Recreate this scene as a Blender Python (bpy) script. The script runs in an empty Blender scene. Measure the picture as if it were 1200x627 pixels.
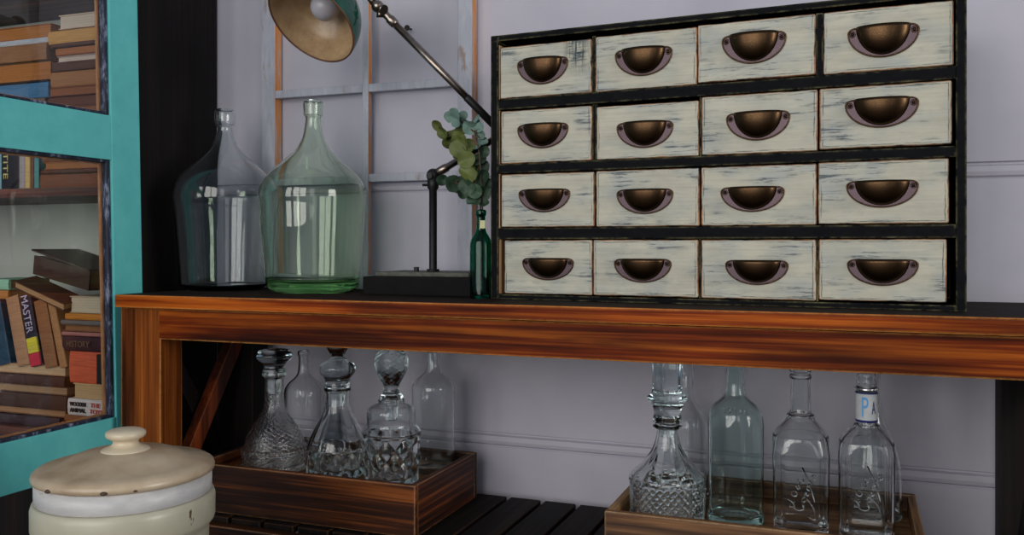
import bpy, bmesh, math, random
from mathutils import Vector, Matrix

random.seed(7)
S = bpy.context.scene
COL = S.collection

# ------------------------------------------------------------------ camera, world, lights
F = 1041.0                       # focal length in pixels of the 1200x627 frame
YAW = math.radians(21.0)
SN, CS = math.sin(YAW), math.cos(YAW)
HV = 287.0                       # horizon row
ZT = 0.74                        # table top height
ZC = ZT + 0.094                  # camera height

cd = bpy.data.cameras.new('camera')
cam = bpy.data.objects.new('camera', cd)
COL.objects.link(cam)
cam.location = (0, 0, ZC)
cam.rotation_euler = (math.radians(90), 0, YAW)
cd.sensor_width = 36
cd.lens = 36 * F / 1200
cd.shift_y = -(313.5 - HV) / 1200
cd.clip_start = 0.02
S.camera = cam

S.view_settings.view_transform = 'Standard'
S.view_settings.look = 'None'
S.view_settings.exposure = 0.0
S.view_settings.gamma = 1
S.view_settings.use_curve_mapping = False
S.cycles.max_bounces = 20
S.cycles.transmission_bounces = 18
S.cycles.transparent_max_bounces = 12
S.cycles.glossy_bounces = 6
S.cycles.diffuse_bounces = 4
S.cycles.sample_clamp_indirect = 4

w = bpy.data.worlds.new('world')
S.world = w
w.use_nodes = True
bg = w.node_tree.nodes['Background']
bg.inputs['Color'].default_value = (0.64, 0.77, 1.0, 1)
bg.inputs['Strength'].default_value = 0.24


def window_or_fill_light(name, loc, rz, sx, sz, power, color):
    l = bpy.data.lights.new(name, 'AREA')
    l.shape = 'RECTANGLE'
    l.size, l.size_y = sx, sz
    l.energy = power
    l.color = color
    o = bpy.data.objects.new(name, l)
    o.location = loc
    o.rotation_euler = (math.radians(90), 0, rz)
    COL.objects.link(o)
    return o


# tall windows in the wall behind the camera (daylight), facing the back wall
for nm, x in (('daylight_a', -2.3), ('daylight_b', -1.1), ('daylight_c', -0.15), ('daylight_d', 1.3)):
    window_or_fill_light(nm, (x, -2.3, 1.60), 0, 0.84, 2.3, 8 if x > 1 else 27, (1.0, 0.965, 0.92))
# added fill light from the right to brighten the open door; no known window
window_or_fill_light('added_fill_right', (2.8, 0.35, 1.50), math.radians(90), 1.1, 1.7, 50, (1.0, 0.96, 0.90))


# ------------------------------------------------------------------ pixel -> place helpers
def ray(u, v):
    a = u - 600.0
    return (-F * SN + a * CS, F * CS + a * SN, HV - v)


def at(u, v, Y):
    dx, dy, dz = ray(u, v)
    return Vector((dx / dy * Y, Y, ZC + dz / dy * Y))


def atx(u, v, X):
    dx, dy, dz = ray(u, v)
    return Vector((X, dy / dx * X, ZC + dz / dx * X))


def X_(u, Y):
    dx, dy, _ = ray(u, 0)
    return dx / dy * Y


def Z_(u, v, Y):
    _, dy, dz = ray(u, v)
    return ZC + dz / dy * Y


def sc(u, Y):                    # metres per pixel and off-axis factor
    dy = ray(u, 0)[1]
    return Y / dy, math.cos(math.atan((u - 600) / F))


def lin(c):
    c /= 255.0
    return c / 12.92 if c <= 0.04045 else ((c + 0.055) / 1.055) ** 2.4


def rgb(r, g, b):
    return (lin(r), lin(g), lin(b), 1)


# ------------------------------------------------------------------ materials
class NT:
    def __init__(s, name):
        s.m = bpy.data.materials.new(name)
        s.m.use_nodes = True
        s.t = s.m.node_tree
        s.n = s.t.nodes
        s.b = s.n['Principled BSDF']

    def new(s, t, **kw):
        x = s.n.new(t)
        for k, v in kw.items():
            setattr(x, k, v)
        return x

    def link(s, a, b):
        s.t.links.new(a, b)

    def set(s, **kw):
        names = dict(color='Base Color', rough='Roughness', metal='Metallic', spec='Specular IOR Level', coat='Coat Weight',
                     coat_rough='Coat Roughness', trans='Transmission Weight', ior='IOR', sheen='Sheen Weight', sss='Subsurface Weight')
        for k, v in kw.items():
            s.b.inputs[names[k]].default_value = v
        return s

    def coords(s, scale=(1, 1, 1), kind='Object', rand=0.0, loc=(0, 0, 0)):
        tc = s.new('ShaderNodeTexCoord')
        mp = s.new('ShaderNodeMapping')
        mp.inputs['Scale'].default_value = scale
        out = tc.outputs[kind]
        if rand:
            oi = s.new('ShaderNodeObjectInfo')
            mu = s.new('ShaderNodeVectorMath', operation='MULTIPLY_ADD')
            s.link(oi.outputs['Random'], mu.inputs[0])
            mu.inputs[1].default_value = (rand * 13.7, rand * 7.1, rand * 29.3)
            s.link(out, mu.inputs[2])
            out = mu.outputs[0]
        s.link(out, mp.inputs['Vector'])
        mp.inputs['Location'].default_value = loc
        return mp.outputs[0]

    def noise(s, vec, scale=5, detail=6, rough=0.6, dist=0.0):
        x = s.new('ShaderNodeTexNoise')
        x.inputs['Scale'].default_value = scale
        x.inputs['Detail'].default_value = detail
        x.inputs['Roughness'].default_value = rough
        x.inputs['Distortion'].default_value = dist
        s.link(vec, x.inputs['Vector'])
        return x.outputs['Fac']

    def ramp(s, fac, stops):
        x = s.new('ShaderNodeValToRGB')
        e = x.color_ramp.elements
        while len(e) < len(stops):
            e.new(0.5)
        for i, (p, c) in enumerate(stops):
            e[i].position = p
            e[i].color = c if not isinstance(c, (int, float)) else (c, c, c, 1)
        s.link(fac, x.inputs[0])
        return x.outputs[0]

    def mix(s, fac, a, b, blend='MIX'):
        x = s.new('ShaderNodeMix', data_type='RGBA', blend_type=blend)
        for v, i in ((fac, 0), (a, 6), (b, 7)):
            if isinstance(v, (int, float)):
                x.inputs[i].default_value = v
            elif isinstance(v, tuple):
                x.inputs[i].default_value = v
            else:
                s.link(v, x.inputs[i])
        return x.outputs[2]

    def math(s, op, a, b=0.0, c=0.0):
        x = s.new('ShaderNodeMath', operation=op)
        for i, v in enumerate((a, b, c)):
            if isinstance(v, (int, float)):
                x.inputs[i].default_value = v
            else:
                s.link(v, x.inputs[i])
        return x.outputs[0]

    def edges(s, radius=0.003, gain=6.0):        # 1 near a worn edge
        bv = s.new('ShaderNodeBevel', samples=4)
        bv.inputs['Radius'].default_value = radius
        ge = s.new('ShaderNodeNewGeometry')
        d = s.new('ShaderNodeVectorMath', operation='DOT_PRODUCT')
        s.link(bv.outputs[0], d.inputs[0])
        s.link(ge.outputs['Normal'], d.inputs[1])
        f = s.math('SUBTRACT', 1.0, d.outputs['Value'])
        f = s.math('MULTIPLY', f, gain)
        x = s.new('ShaderNodeClamp')
        s.link(f, x.inputs[0])
        return x.outputs[0]

    def color(s, sock):
        s.link(sock, s.b.inputs['Base Color'])

    def bump(s, h, strength=0.2, dist=0.002):
        x = s.new('ShaderNodeBump')
        x.inputs['Strength'].default_value = strength
        x.inputs['Distance'].default_value = dist
        s.link(h, x.inputs['Height'])
        s.link(x.outputs[0], s.b.inputs['Normal'])


def plain(name, c, rough=0.5, metal=0.0, spec=0.5, var=0.25, scale=30):
    m = NT(name).set(rough=rough, metal=metal, spec=spec)
    n = m.noise(m.coords(), scale, 5, 0.65)
    lo = tuple(x * (1 - var) for x in c[:3]) + (1,)
    hi = tuple(min(1, x * (1 + var)) for x in c[:3]) + (1,)
    m.color(m.ramp(n, [(0.3, lo), (0.7, hi)]))
    return m.m


def wood(name, dark, mid, light, axis=0, rough=0.4, edge=None, spec=0.4, fine=1.0, edge_r=0.003, edge_gain=5.0, rand=1.0, dark_bias=0.0, patchy=0.35):
    m = NT(name).set(rough=rough, spec=spec)
    st = [70 * fine] * 3
    st[axis] = 1.0 * fine
    g1 = m.noise(m.coords(tuple(st), rand=rand), 2.0, 6, 0.6, 0.3)
    st = [16 * fine] * 3
    st[axis] = 0.55 * fine
    g2 = m.noise(m.coords(tuple(st), rand=rand * 1.3), 2.0, 6, 0.6, 0.8)
    g = m.math('ADD', m.math('MULTIPLY', g1, 0.5), m.math('MULTIPLY', g2, 0.5))
    st2 = [7.0] * 3
    st2[axis] = 1.1
    patch = m.noise(m.coords(tuple(st2), rand=rand * 1.7), 1.6, 4, 0.55, 0.3)
    base = m.ramp(g, [(0.36 + dark_bias, dark), (0.50 + dark_bias, mid), (0.64 + dark_bias, light)])
    pd = m.ramp(patch, [(0.36, patchy), (0.60, 1.0)])
    base = m.mix(1.0, base, pd, 'MULTIPLY')
    if edge:
        e = m.edges(edge_r, edge_gain)
        er = m.ramp(m.noise(m.coords((1, 1, 1), rand=rand), 60, 5, 0.7), [(0.30, 0.3), (0.55, 1.0)])
        e = m.mix(1.0, e, er, 'MULTIPLY')
        base = m.mix(e, base, edge)
    m.color(base)
    m.link(m.ramp(g, [(0.3, rough + 0.12), (0.7, rough)]), m.b.inputs['Roughness'])
    m.bump(g, 0.2, 0.0008)
    return m.m


def glass(name, c, rough=0.0, ior=1.45, bump=0.0, bscale=18, vol=None):
    m = NT(name).set(color=c, rough=rough, trans=1.0, ior=ior)
    if bump:
        m.bump(m.noise(m.coords(), bscale, 3, 0.5), bump, 0.004)
    if vol:                          # the colour lies in the thickness of the glass
        va = m.new('ShaderNodeVolumeAbsorption')
        va.inputs['Color'].default_value = vol[0]
        va.inputs['Density'].default_value = vol[1]
        m.link(va.outputs[0], m.n['Material Output'].inputs['Volume'])
    return m.m


M = {}
T_D, T_M, T_L = rgb(34, 9, 2), rgb(124, 45, 7), rgb(202, 104, 26)
T_E = rgb(228, 158, 84)
M['table_x'] = wood('varnished_wood_long_grain', T_D, T_M, T_L, 0, 0.45, T_E, spec=0.1, edge_r=0.004, edge_gain=8, dark_bias=-0.01, patchy=0.2)
M['table_z'] = wood('varnished_wood_upright_grain', T_D, rgb(122, 62, 22), rgb(178, 98, 36), 2, 0.45, T_E, spec=0.1, edge_r=0.004, edge_gain=8, dark_bias=-0.01, patchy=0.25)
M['table_top'] = wood('dark_top_wood', rgb(14, 8, 6), rgb(30, 17, 11), rgb(58, 32, 18), 0, 0.7, rgb(214, 138, 60), spec=0.15, edge_r=0.005)  # near-black, on the table's upper face only
M['slat'] = wood('dark_slat_wood', rgb(9, 7, 6), rgb(22, 15, 12), rgb(46, 28, 18), 1, 0.6, rgb(130, 80, 44), spec=0.2, edge_r=0.002, edge_gain=3)
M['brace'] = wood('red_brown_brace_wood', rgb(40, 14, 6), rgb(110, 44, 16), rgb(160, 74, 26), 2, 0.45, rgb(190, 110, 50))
M['tray_dark'] = wood('dark_crate_wood', rgb(16, 9, 6), rgb(66, 32, 15), rgb(160, 88, 38), 0, 0.45, rgb(206, 150, 104), edge_r=0.003, dark_bias=0.01, patchy=0.1, spec=0.25)
M['tray_side'] = wood('dark_crate_wood_side', rgb(14, 8, 6), rgb(78, 38, 18), rgb(160, 86, 38), 1, 0.45, rgb(206, 150, 104), dark_bias=0.01, patchy=0.1, spec=0.25)
M['tray_mid'] = wood('brown_crate_wood', rgb(36, 20, 11), rgb(100, 64, 37), rgb(172, 124, 78), 0, 0.5, rgb(214, 176, 128), edge_r=0.004)
M['tray_mid_side'] = wood('brown_crate_wood_side', rgb(62, 38, 20), rgb(140, 98, 58), rgb(196, 150, 98), 1, 0.5, rgb(214, 176, 128), edge_r=0.004)
M['tray_floor'] = wood('bare_crate_floor_wood', rgb(84, 52, 28), rgb(150, 102, 58), rgb(204, 154, 98), 0, 0.55, patchy=0.5)
M['bookcase'] = wood('nearly_black_bookcase_and_shaded_leg_wood', rgb(8, 6, 6), rgb(17, 11, 10), rgb(36, 20, 15), 2, 0.6, rgb(80, 44, 26), spec=0.25, edge_gain=2)  # also puts shade into the colour of the table's back legs and second braces
M['shelf'] = wood('red_brown_shelf_wood', rgb(44, 24, 20), rgb(96, 54, 44), rgb(138, 88, 72), 0, 0.6, rgb(140, 96, 80), edge_gain=2)
M['floor'] = wood('dark_floor_board', rgb(10, 8, 7), rgb(28, 19, 14), rgb(52, 34, 24), 0, 0.55, None, spec=0.3, fine=0.5)

# wall: lavender grey paint
m = NT('lavender_grey_wall_paint').set(rough=0.62, spec=0.3)
n = m.noise(m.coords(), 3.0, 5, 0.6)
m.color(m.ramp(n, [(0.3, rgb(178, 176, 188)), (0.7, rgb(194, 191, 202))]))
m.bump(m.noise(m.coords(), 160, 4, 0.6), 0.12, 0.001)
M['wall'] = m.m

# teal door paint
m = NT('teal_door_paint').set(rough=0.55, spec=0.35)
n = m.noise(m.coords(), 14, 8, 0.7)
c1 = m.ramp(n, [(0.3, rgb(92, 192, 194)), (0.7, rgb(110, 210, 208))])
chips = m.ramp(m.noise(m.coords((1, 1, 0.7)), 46, 4, 0.7), [(0.72, 0.0), (0.76, 1.0)])
c1 = m.mix(chips, c1, rgb(28, 40, 48))
m.color(c1)
m.bump(n, 0.2, 0.001)
M['teal'] = m.m
# glazing bead: dark blue with scraped white
m = NT('scraped_dark_blue_bead').set(rough=0.5)
n = m.noise(m.coords((60, 40, 14)), 1.6, 7, 0.72)
m.color(m.ramp(n, [(0.36, rgb(16, 18, 34)), (0.52, rgb(34, 42, 66)), (0.60, rgb(120, 128, 150)), (0.75, rgb(176, 182, 196))]))
M['bead'] = m.m
M['raw_strip'] = plain('raw_orange_pine', rgb(190, 132, 84), 0.6)
M['pale_back'] = plain('pale_sage_back_board', rgb(176, 182, 172), 0.7, var=0.06, scale=6)

# drawers: cream with blue streaks and dark worn borders


def drawer_paint(name, scrape=None):
    m = NT(name).set(rough=0.55, spec=0.3)
    v = m.coords((9, 30, 110), rand=1.0)
    st = m.noise(v, 1.5, 8, 0.75, 0.3)
    blot = m.noise(m.coords((1, 1, 1.6), rand=2.3), 16, 3, 0.5)
    cream = m.ramp(m.noise(m.coords((1, 1, 2), rand=0.6), 18, 5, 0.6), [(0.3, rgb(182, 179, 163)), (0.7, rgb(202, 198, 178))])
    sm = m.math('MULTIPLY', m.ramp(st, [(0.53, 0.0), (0.60, 1.0)]), m.ramp(blot, [(0.44, 0.0), (0.60, 1.0)]))
    cream = m.mix(m.math('MULTIPLY', m.ramp(blot, [(0.42, 0.0), (0.75, 1.0)]), 0.45), cream, rgb(138, 158, 172))
    cream = m.mix(1.0, cream, m.ramp(m.noise(m.coords((5, 20, 150), rand=1.9), 1.5, 6, 0.7), [(0.3, 0.86), (0.6, 1.04)]), 'MULTIPLY')
    cream = m.mix(m.math('MULTIPLY', sm, 0.8), cream, rgb(44, 62, 76))
    tg = m.new('ShaderNodeTexCoord')
    sp = m.new('ShaderNodeSeparateXYZ')
    m.link(tg.outputs['Generated'], sp.inputs[0])
    dx_ = m.math('MULTIPLY', m.math('MINIMUM', sp.outputs[0], m.math('SUBTRACT', 1.0, sp.outputs[0])), 0.15)
    dz_ = m.math('MULTIPLY', m.math('MINIMUM', sp.outputs[2], m.math('SUBTRACT', 1.0, sp.outputs[2])), 0.092)
    dd = m.math('MINIMUM', dx_, dz_)
    wob = m.noise(m.coords((1, 1, 1), rand=1.1), 40, 4, 0.6)
    dd = m.math('ADD', dd, m.math('MULTIPLY', m.math('SUBTRACT', wob, 0.5), 0.004))
    rub = m.noise(m.coords((1, 1, 1), rand=3.1), 22, 4, 0.65)
    linef = m.ramp(m.math('MULTIPLY', dd, 100.0), [(0.30, 0.0), (0.40, 1.0), (0.50, 0.0)])
    linef = m.math('MULTIPLY', linef, m.ramp(rub, [(0.42, 0.0), (0.58, 0.9)]))
    cream = m.mix(linef, cream, rgb(40, 44, 44))
    rim = m.ramp(m.math('MULTIPLY', dd, 100.0), [(0.10, 1.0), (0.22, 0.0)])
    rimc = m.ramp(rub, [(0.38, rgb(30, 24, 20)), (0.56, rgb(170, 120, 84)), (0.7, rgb(206, 190, 158))])
    cream = m.mix(rim, cream, rimc)
    if scrape:                       # a patch scraped through to the dark undercoat: (x0, x1, z0) as shares of the front
        def band(sock, lo, hi, soft):
            return m.math('MULTIPLY', m.ramp(sock, [(lo - soft, 0.0), (lo + soft, 1.0)]), m.ramp(sock, [(hi - soft, 1.0), (min(1.0, hi + soft), 0.0)]))
        pm_ = m.math('MULTIPLY', band(sp.outputs[0], scrape[0], scrape[1], 0.05), m.ramp(sp.outputs[2], [(scrape[2] - 0.12, 0.0), (scrape[2] + 0.25, 1.0)]))
        h1 = m.ramp(m.noise(m.coords((14, 20, 160)), 1.5, 6, 0.75), [(0.46, 0.0), (0.56, 1.0)])
        h2 = m.ramp(m.noise(m.coords((220, 20, 12)), 1.5, 6, 0.75), [(0.46, 0.0), (0.56, 1.0)])
        cream = m.mix(m.math('MULTIPLY', pm_, m.math('MAXIMUM', h1, h2)), cream, rgb(44, 66, 74))
    m.color(cream)
    m.bump(st, 0.15, 0.001)
    return m.m


M['drawer'] = drawer_paint('distressed_cream_paint')
M['drawer_scraped'] = drawer_paint('scraped_cream_paint', (0.74, 0.96, 0.42))
# cabinet carcass: black with olive worn edges
m = NT('worn_black_paint').set(rough=0.6, spec=0.06)
e = m.edges(0.004, 9.0)
er = m.ramp(m.noise(m.coords(), 34, 5, 0.7), [(0.42, 0.0), (0.66, 0.9)])
n = m.noise(m.coords((4, 10, 10)), 8, 6, 0.7)
bc = m.ramp(n, [(0.4, rgb(11, 12, 15)), (0.75, rgb(22, 23, 27))])
m.color(m.mix(m.math('MULTIPLY', e, er), bc, rgb(146, 140, 100)))
M['black'] = m.m
# bronze cup pulls
m = NT('antique_bronze').set(metal=1.0, rough=0.34)
n = m.noise(m.coords(), 120, 6, 0.7)
m.color(m.ramp(n, [(0.3, rgb(40, 30, 22)), (0.55, rgb(80, 60, 42)), (0.75, rgb(138, 108, 76))]))
m.link(m.ramp(n, [(0.3, 0.42), (0.7, 0.26)]), m.b.inputs['Roughness'])
M['bronze'] = m.m
m = NT('burnished_bronze_flange').set(metal=1.0, rough=0.36)
n = m.noise(m.coords(), 160, 6, 0.7)
m.color(m.ramp(n, [(0.3, rgb(48, 39, 40)), (0.7, rgb(88, 76, 82))]))
M['flange'] = m.m
M['screw'] = plain('dark_screw_metal', rgb(50, 40, 34), 0.4, 1.0, scale=200)

M['steel'] = plain('tarnished_steel', rgb(150, 136, 126), 0.28, 1.0, var=0.3, scale=60)
M['iron'] = plain('black_iron', rgb(30, 29, 31), 0.5, 0.4, var=0.3, scale=50)
M['lampbase'] = plain('flat_black_lamp_base', rgb(15, 14, 15), 0.7, 0.0, 0.15, var=0.3)
M['lampplate'] = plain('grey_green_base_plate', rgb(84, 84, 76), 0.6, 0.2, var=0.4, scale=90)
M['green_enamel'] = plain('dark_green_enamel', rgb(6, 72, 58), 0.16, 0.0, 0.6, var=0.3, scale=40)
m = NT('aged_cream_enamel').set(rough=0.3, spec=0.5)
n = m.noise(m.coords(), 30, 8, 0.75)
sp1 = m.ramp(m.noise(m.coords(), 240, 2, 0.5), [(0.70, 0.0), (0.74, 1.0)])
c = m.ramp(n, [(0.3, rgb(152, 122, 92)), (0.7, rgb(192, 164, 126))])
m.color(m.mix(sp1, c, rgb(80, 52, 34)))
M['cream_enamel'] = m.m
M['bulb'] = NT('frosted_bulb_glass').set(color=rgb(178, 176, 186), rough=0.3, sss=0.2).m
M['shade_rim'] = plain('worn_brown_rim', rgb(96, 62, 44), 0.5)

# old sash
m = NT('peeling_white_sash_paint').set(rough=0.65, spec=0.3)
n = m.noise(m.coords((20, 20, 4)), 3.0, 8, 0.72, 0.4)
peel = m.ramp(m.noise(m.coords((10, 10, 3)), 2.6, 7, 0.72, 0.5), [(0.58, 0.0), (0.66, 1.0)])
c = m.ramp(n, [(0.3, rgb(158, 160, 172)), (0.7, rgb(190, 192, 202))])
m.color(m.mix(m.math('MULTIPLY', peel, 0.8), c, rgb(150, 128, 118)))
m.bump(peel, 0.3, 0.001)
M['sash'] = m.m
m = NT('bare_orange_sash_wood').set(rough=0.6)
n = m.noise(m.coords((30, 30, 3)), 2.5, 7, 0.7, 0.3)
m.color(m.ramp(n, [(0.40, rgb(196, 182, 178)), (0.48, rgb(206, 150, 112)), (0.60, rgb(214, 132, 52)), (0.78, rgb(150, 86, 50))]))
M['sash_raw'] = m.m

# glass
M['g_clear'] = glass('clear_bottle_glass', (0.965, 0.985, 0.985, 1), bump=0.03)
M['g_cut'] = glass('cut_decanter_glass', (0.965, 0.99, 0.99, 1), vol=((0.6, 0.9, 0.94, 1), 6))
M['g_pressed'] = glass('pressed_decanter_glass', (0.985, 0.995, 1.0, 1), rough=0.07, bump=0.30, bscale=190)
M['g_blue'] = glass('faint_blue_demijohn_glass', (0.97, 0.99, 0.99, 1), bump=0.05, bscale=10, vol=((0.5, 0.84, 0.86, 1), 8))
M['g_green'] = glass('pale_green_demijohn_glass', (0.915, 0.985, 0.895, 1), bump=0.05, bscale=10, vol=((0.42, 0.84, 0.34, 1), 11))
M['g_aqua'] = glass('aqua_bottle_glass', (0.885, 0.975, 0.950, 1), bump=0.04, vol=((0.35, 0.86, 0.78, 1), 9))
M['g_emerald'] = glass('emerald_bottle_glass', (0.004, 0.30, 0.18, 1), ior=1.36)
M['g_pane'] = glass('door_pane_glass', (0.97, 0.98, 0.975, 1))

# crock
m = NT('stoneware_glaze').set(rough=0.32, spec=0.5)
n = m.noise(m.coords(), 10, 5, 0.6)
sp1 = m.ramp(m.noise(m.coords((1, 1, 0.6)), 48, 3, 0.6), [(0.69, 0.0), (0.72, 1.0)])
c = m.ramp(n, [(0.3, rgb(168, 164, 144)), (0.7, rgb(188, 184, 164))])
m.color(m.mix(sp1, c, rgb(92, 76, 52)))
M['stone'] = m.m
m = NT('beige_lid_glaze').set(rough=0.3, spec=0.5)
n = m.noise(m.coords(), 9, 5, 0.6)
sp1 = m.ramp(m.noise(m.coords(), 75, 3, 0.6), [(0.74, 0.0), (0.77, 1.0)])
c = m.ramp(n, [(0.32, rgb(146, 122, 94)), (0.5, rgb(178, 158, 132)), (0.7, rgb(200, 184, 158))])
m.color(m.mix(sp1, c, rgb(110, 84, 58)))
M['lid'] = m.m
M['lid_knob'] = plain('cream_knob_glaze', rgb(206, 192, 166), 0.3, var=0.05, scale=14)
m = NT('pale_bluish_collar_glaze').set(rough=0.4)
n = m.noise(m.coords((1, 1, 3)), 22, 5, 0.65)
m.color(m.ramp(n, [(0.3, rgb(176, 176, 178)), (0.66, rgb(200, 198, 196)), (0.8, rgb(150, 116, 84))]))
M['collar'] = m.m
M['chip'] = plain('unglazed_chip', rgb(74, 58, 44), 0.8)

M['leaf_teal'] = plain('pale_teal_leaf', rgb(106, 134, 124), 0.6, var=0.25)
M['leaf_olive'] = plain('olive_leaf', rgb(88, 98, 46), 0.55, var=0.25)
M['leaf_dark'] = plain('dark_green_leaf', rgb(52, 76, 56), 0.55, var=0.25)
M['stem'] = plain('brown_stem', rgb(84, 66, 48), 0.7)
M['nail'] = plain('rusty_nail', rgb(58, 52, 50), 0.5, 0.8)


# ------------------------------------------------------------------ mesh building
class MB:
    """collects shapes (in world coordinates) and links them as ONE mesh object"""

    def __init__(s):
        s.b = bmesh.new()

    def box(s, lo, hi, bevel=0.0, mi=0, rot=None, piv=None, seg=2, face_mi=None):
        lo, hi = Vector(lo), Vector(hi)
        c, d = (lo + hi) / 2, hi - lo
        mt = Matrix.Translation(c) @ Matrix.Diagonal((d.x, d.y, d.z, 1))
        r = bmesh.ops.create_cube(s.b, size=1, matrix=mt)
        vs = r['verts']
        fs = set(f for v in vs for f in v.link_faces)
        for f in fs:
            f.material_index = mi
        if face_mi:
            for f in fs:
                nrm = f.normal
                f.normal_update()
                for ax, k in face_mi.items():
                    a = 'xyz'.index(ax[1])
                    sg = 1 if ax[0] == '+' else -1
                    if f.normal[a] * sg > 0.9:
                        f.material_index = k
        if bevel:
            es = list(set(e for v in vs for e in v.link_edges))
            rr = bmesh.ops.bevel(s.b, geom=es, offset=min(bevel, min(d) * 0.45), segments=seg, affect='EDGES', profile=0.6)
            vs = list(set(v for f in rr['faces'] for v in f.verts) | set(v for v in vs if v.is_valid))
        if rot is not None:
            p = Vector(piv) if piv is not None else c
            bmesh.ops.transform(s.b, matrix=Matrix.Translation(p) @ rot.to_4x4() @ Matrix.Translation(-p), verts=vs)
        return s

    def lathe(s, prof, cx=0, cy=0, seg=64, mod=None, closed=False, mat=None, mis=None, smooth=True):
        """prof = [(r, z)]; mod(theta, z, r, i) -> r; mat maps local to world; mis = material per ring gap"""
        rows = []
        for i, (r, z) in enumerate(prof):
            if r < 1e-6:
                p = Vector((0, 0, z))
                rows.append([s.b.verts.new(mat @ p if mat else p + Vector((cx, cy, 0)))])
                continue
            row = []
            for k in range(seg):
                t = 2 * math.pi * k / seg
                rr = mod(t, z, r, i) if mod else r
                p = Vector((rr * math.cos(t), rr * math.sin(t), z))
                row.append(s.b.verts.new(mat @ p if mat else p + Vector((cx, cy, 0))))
            rows.append(row)
        pairs = [(i, i + 1) for i in range(len(rows) - 1)]
        if closed:
            pairs.append((len(rows) - 1, 0))
        for q, (i, j) in enumerate(pairs):
            a, b = rows[i], rows[j]
            for k in range(seg):
                k2 = (k + 1) % seg
                if len(a) == 1 and len(b) == 1:
                    break
                if len(a) == 1:
                    vs = (a[0], b[k2], b[k])
                elif len(b) == 1:
                    vs = (a[k], a[k2], b[0])
                else:
                    vs = (a[k], a[k2], b[k2], b[k])
                f = s.b.faces.new(vs)
                f.smooth = smooth
                if mis:
                    f.material_index = mis[q]
        return s

    def tube(s, pts, rad, seg=10, mi=0, cap=True):
        pts = [Vector(p) for p in pts]
        rads = rad if isinstance(rad, (list, tuple)) else [rad] * len(pts)
        rows = []
        prev = None
        for i, p in enumerate(pts):
            d = (pts[min(i + 1, len(pts) - 1)] - pts[max(i - 1, 0)]).normalized()
            if prev is None:
                n = d.orthogonal().normalized()
            else:
                n = (prev - d * prev.dot(d)).normalized()
            prev = n
            bn = d.cross(n)
            rows.append([s.b.verts.new(p + (n * math.cos(2 * math.pi * k / seg) + bn * math.sin(2 * math.pi * k / seg)) * rads[i]) for k in range(seg)])
        for a, b in zip(rows, rows[1:]):
            for k in range(seg):
                f = s.b.faces.new((a[k], a[(k + 1) % seg], b[(k + 1) % seg], b[k]))
                f.smooth = True
                f.material_index = mi
        if cap:
            for r_, fl in ((rows[0], True), (rows[-1], False)):
                f = s.b.faces.new(list(reversed(r_)) if fl else r_)
                f.material_index = mi
        return s

    def ball(s, c, r, seg=24, mi=0, scale=(1, 1, 1)):
        mt = Matrix.Translation(Vector(c)) @ Matrix.Diagonal((*scale, 1))
        rr = bmesh.ops.create_uvsphere(s.b, u_segments=seg, v_segments=max(8, seg // 2), radius=r, matrix=mt)
        for f in set(f for v in rr['verts'] for f in v.link_faces):
            f.smooth = True
            f.material_index = mi
        return s

    def poly(s, pts, mi=0, smooth=False):
        f = s.b.faces.new([s.b.verts.new(Vector(p)) for p in pts])
        f.material_index = mi
        f.smooth = smooth
        return s

    def prism(s, outline, y0, y1, mi=0):
        """outline [(x,z)] extruded along y"""
        a = [s.b.verts.new((x, y0, z)) for x, z in outline]
        b = [s.b.verts.new((x, y1, z)) for x, z in outline]
        n = len(a)
        fs = [s.b.faces.new(a), s.b.faces.new(list(reversed(b)))]
        for k in range(n):
            fs.append(s.b.faces.new((a[k], b[k], b[(k + 1) % n], a[(k + 1) % n])))
        for f in fs:
            f.material_index = mi
        return s

    def build(s, name, mats, parent=None, loc=None, normals=True):
        if normals:
            bmesh.ops.recalc_face_normals(s.b, faces=s.b.faces[:])
        me = bpy.data.meshes.new(name)
        org = Vector(loc) if loc is not None else (Vector(parent_world(parent)) if parent else Vector((0, 0, 0)))
        bmesh.ops.translate(s.b, verts=s.b.verts[:], vec=-org)
        s.b.to_mesh(me)
        s.b.free()
        for m_ in (mats if isinstance(mats, (list, tuple)) else [mats]):
            me.materials.append(m_ if not isinstance(m_, str) else M[m_])
        o = bpy.data.objects.new(name, me)
        COL.objects.link(o)
        if parent:
            o.parent = parent
            o.location = org - Vector(parent_world(parent))
        else:
            o.location = org
        return o


WORLD = {}


def parent_world(p):
    v = Vector((0, 0, 0))
    while p is not None:
        v += p.location
        p = p.parent
    return v


def tag(o, label, cat, group=None, kind=None):
    o['label'] = label
    o['category'] = cat
    if group:
        o['group'] = group
    if kind:
        o['kind'] = kind
    return o


def thing(name, label, cat, loc, group=None):
    o = bpy.data.objects.new(name, None)
    o.empty_display_size = 0.05
    COL.objects.link(o)
    o.location = loc
    return tag(o, label, cat, group)


def structure(o):
    o['kind'] = 'structure'
    return o


def copy_part(o, parent, offset=None):
    c = o.copy()
    COL.objects.link(c)
    c.parent = parent
    if offset is not None:
        c.location = offset
    return c


def spline(pts, sub=4):
    """Catmull-Rom through (r,z) points"""
    out = []
    n = len(pts)
    for i in range(n - 1):
        p0, p1, p2, p3 = pts[max(0, i - 1)], pts[i], pts[i + 1], pts[min(n - 1, i + 2)]
        for k in range(sub):
            t = k / sub
            q = []
            for a in range(2):
                m1 = (p2[a] - p0[a]) / 2
                m2 = (p3[a] - p1[a]) / 2
                h = 2 * t ** 3 - 3 * t ** 2 + 1, t ** 3 - 2 * t ** 2 + t, -2 * t ** 3 + 3 * t ** 2, t ** 3 - t ** 2
                q.append(h[0] * p1[a] + h[1] * m1 + h[2] * p2[a] + h[3] * m2)
            out.append((max(q[0], 0.0), q[1]))
    out.append(pts[-1])
    return out


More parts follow.
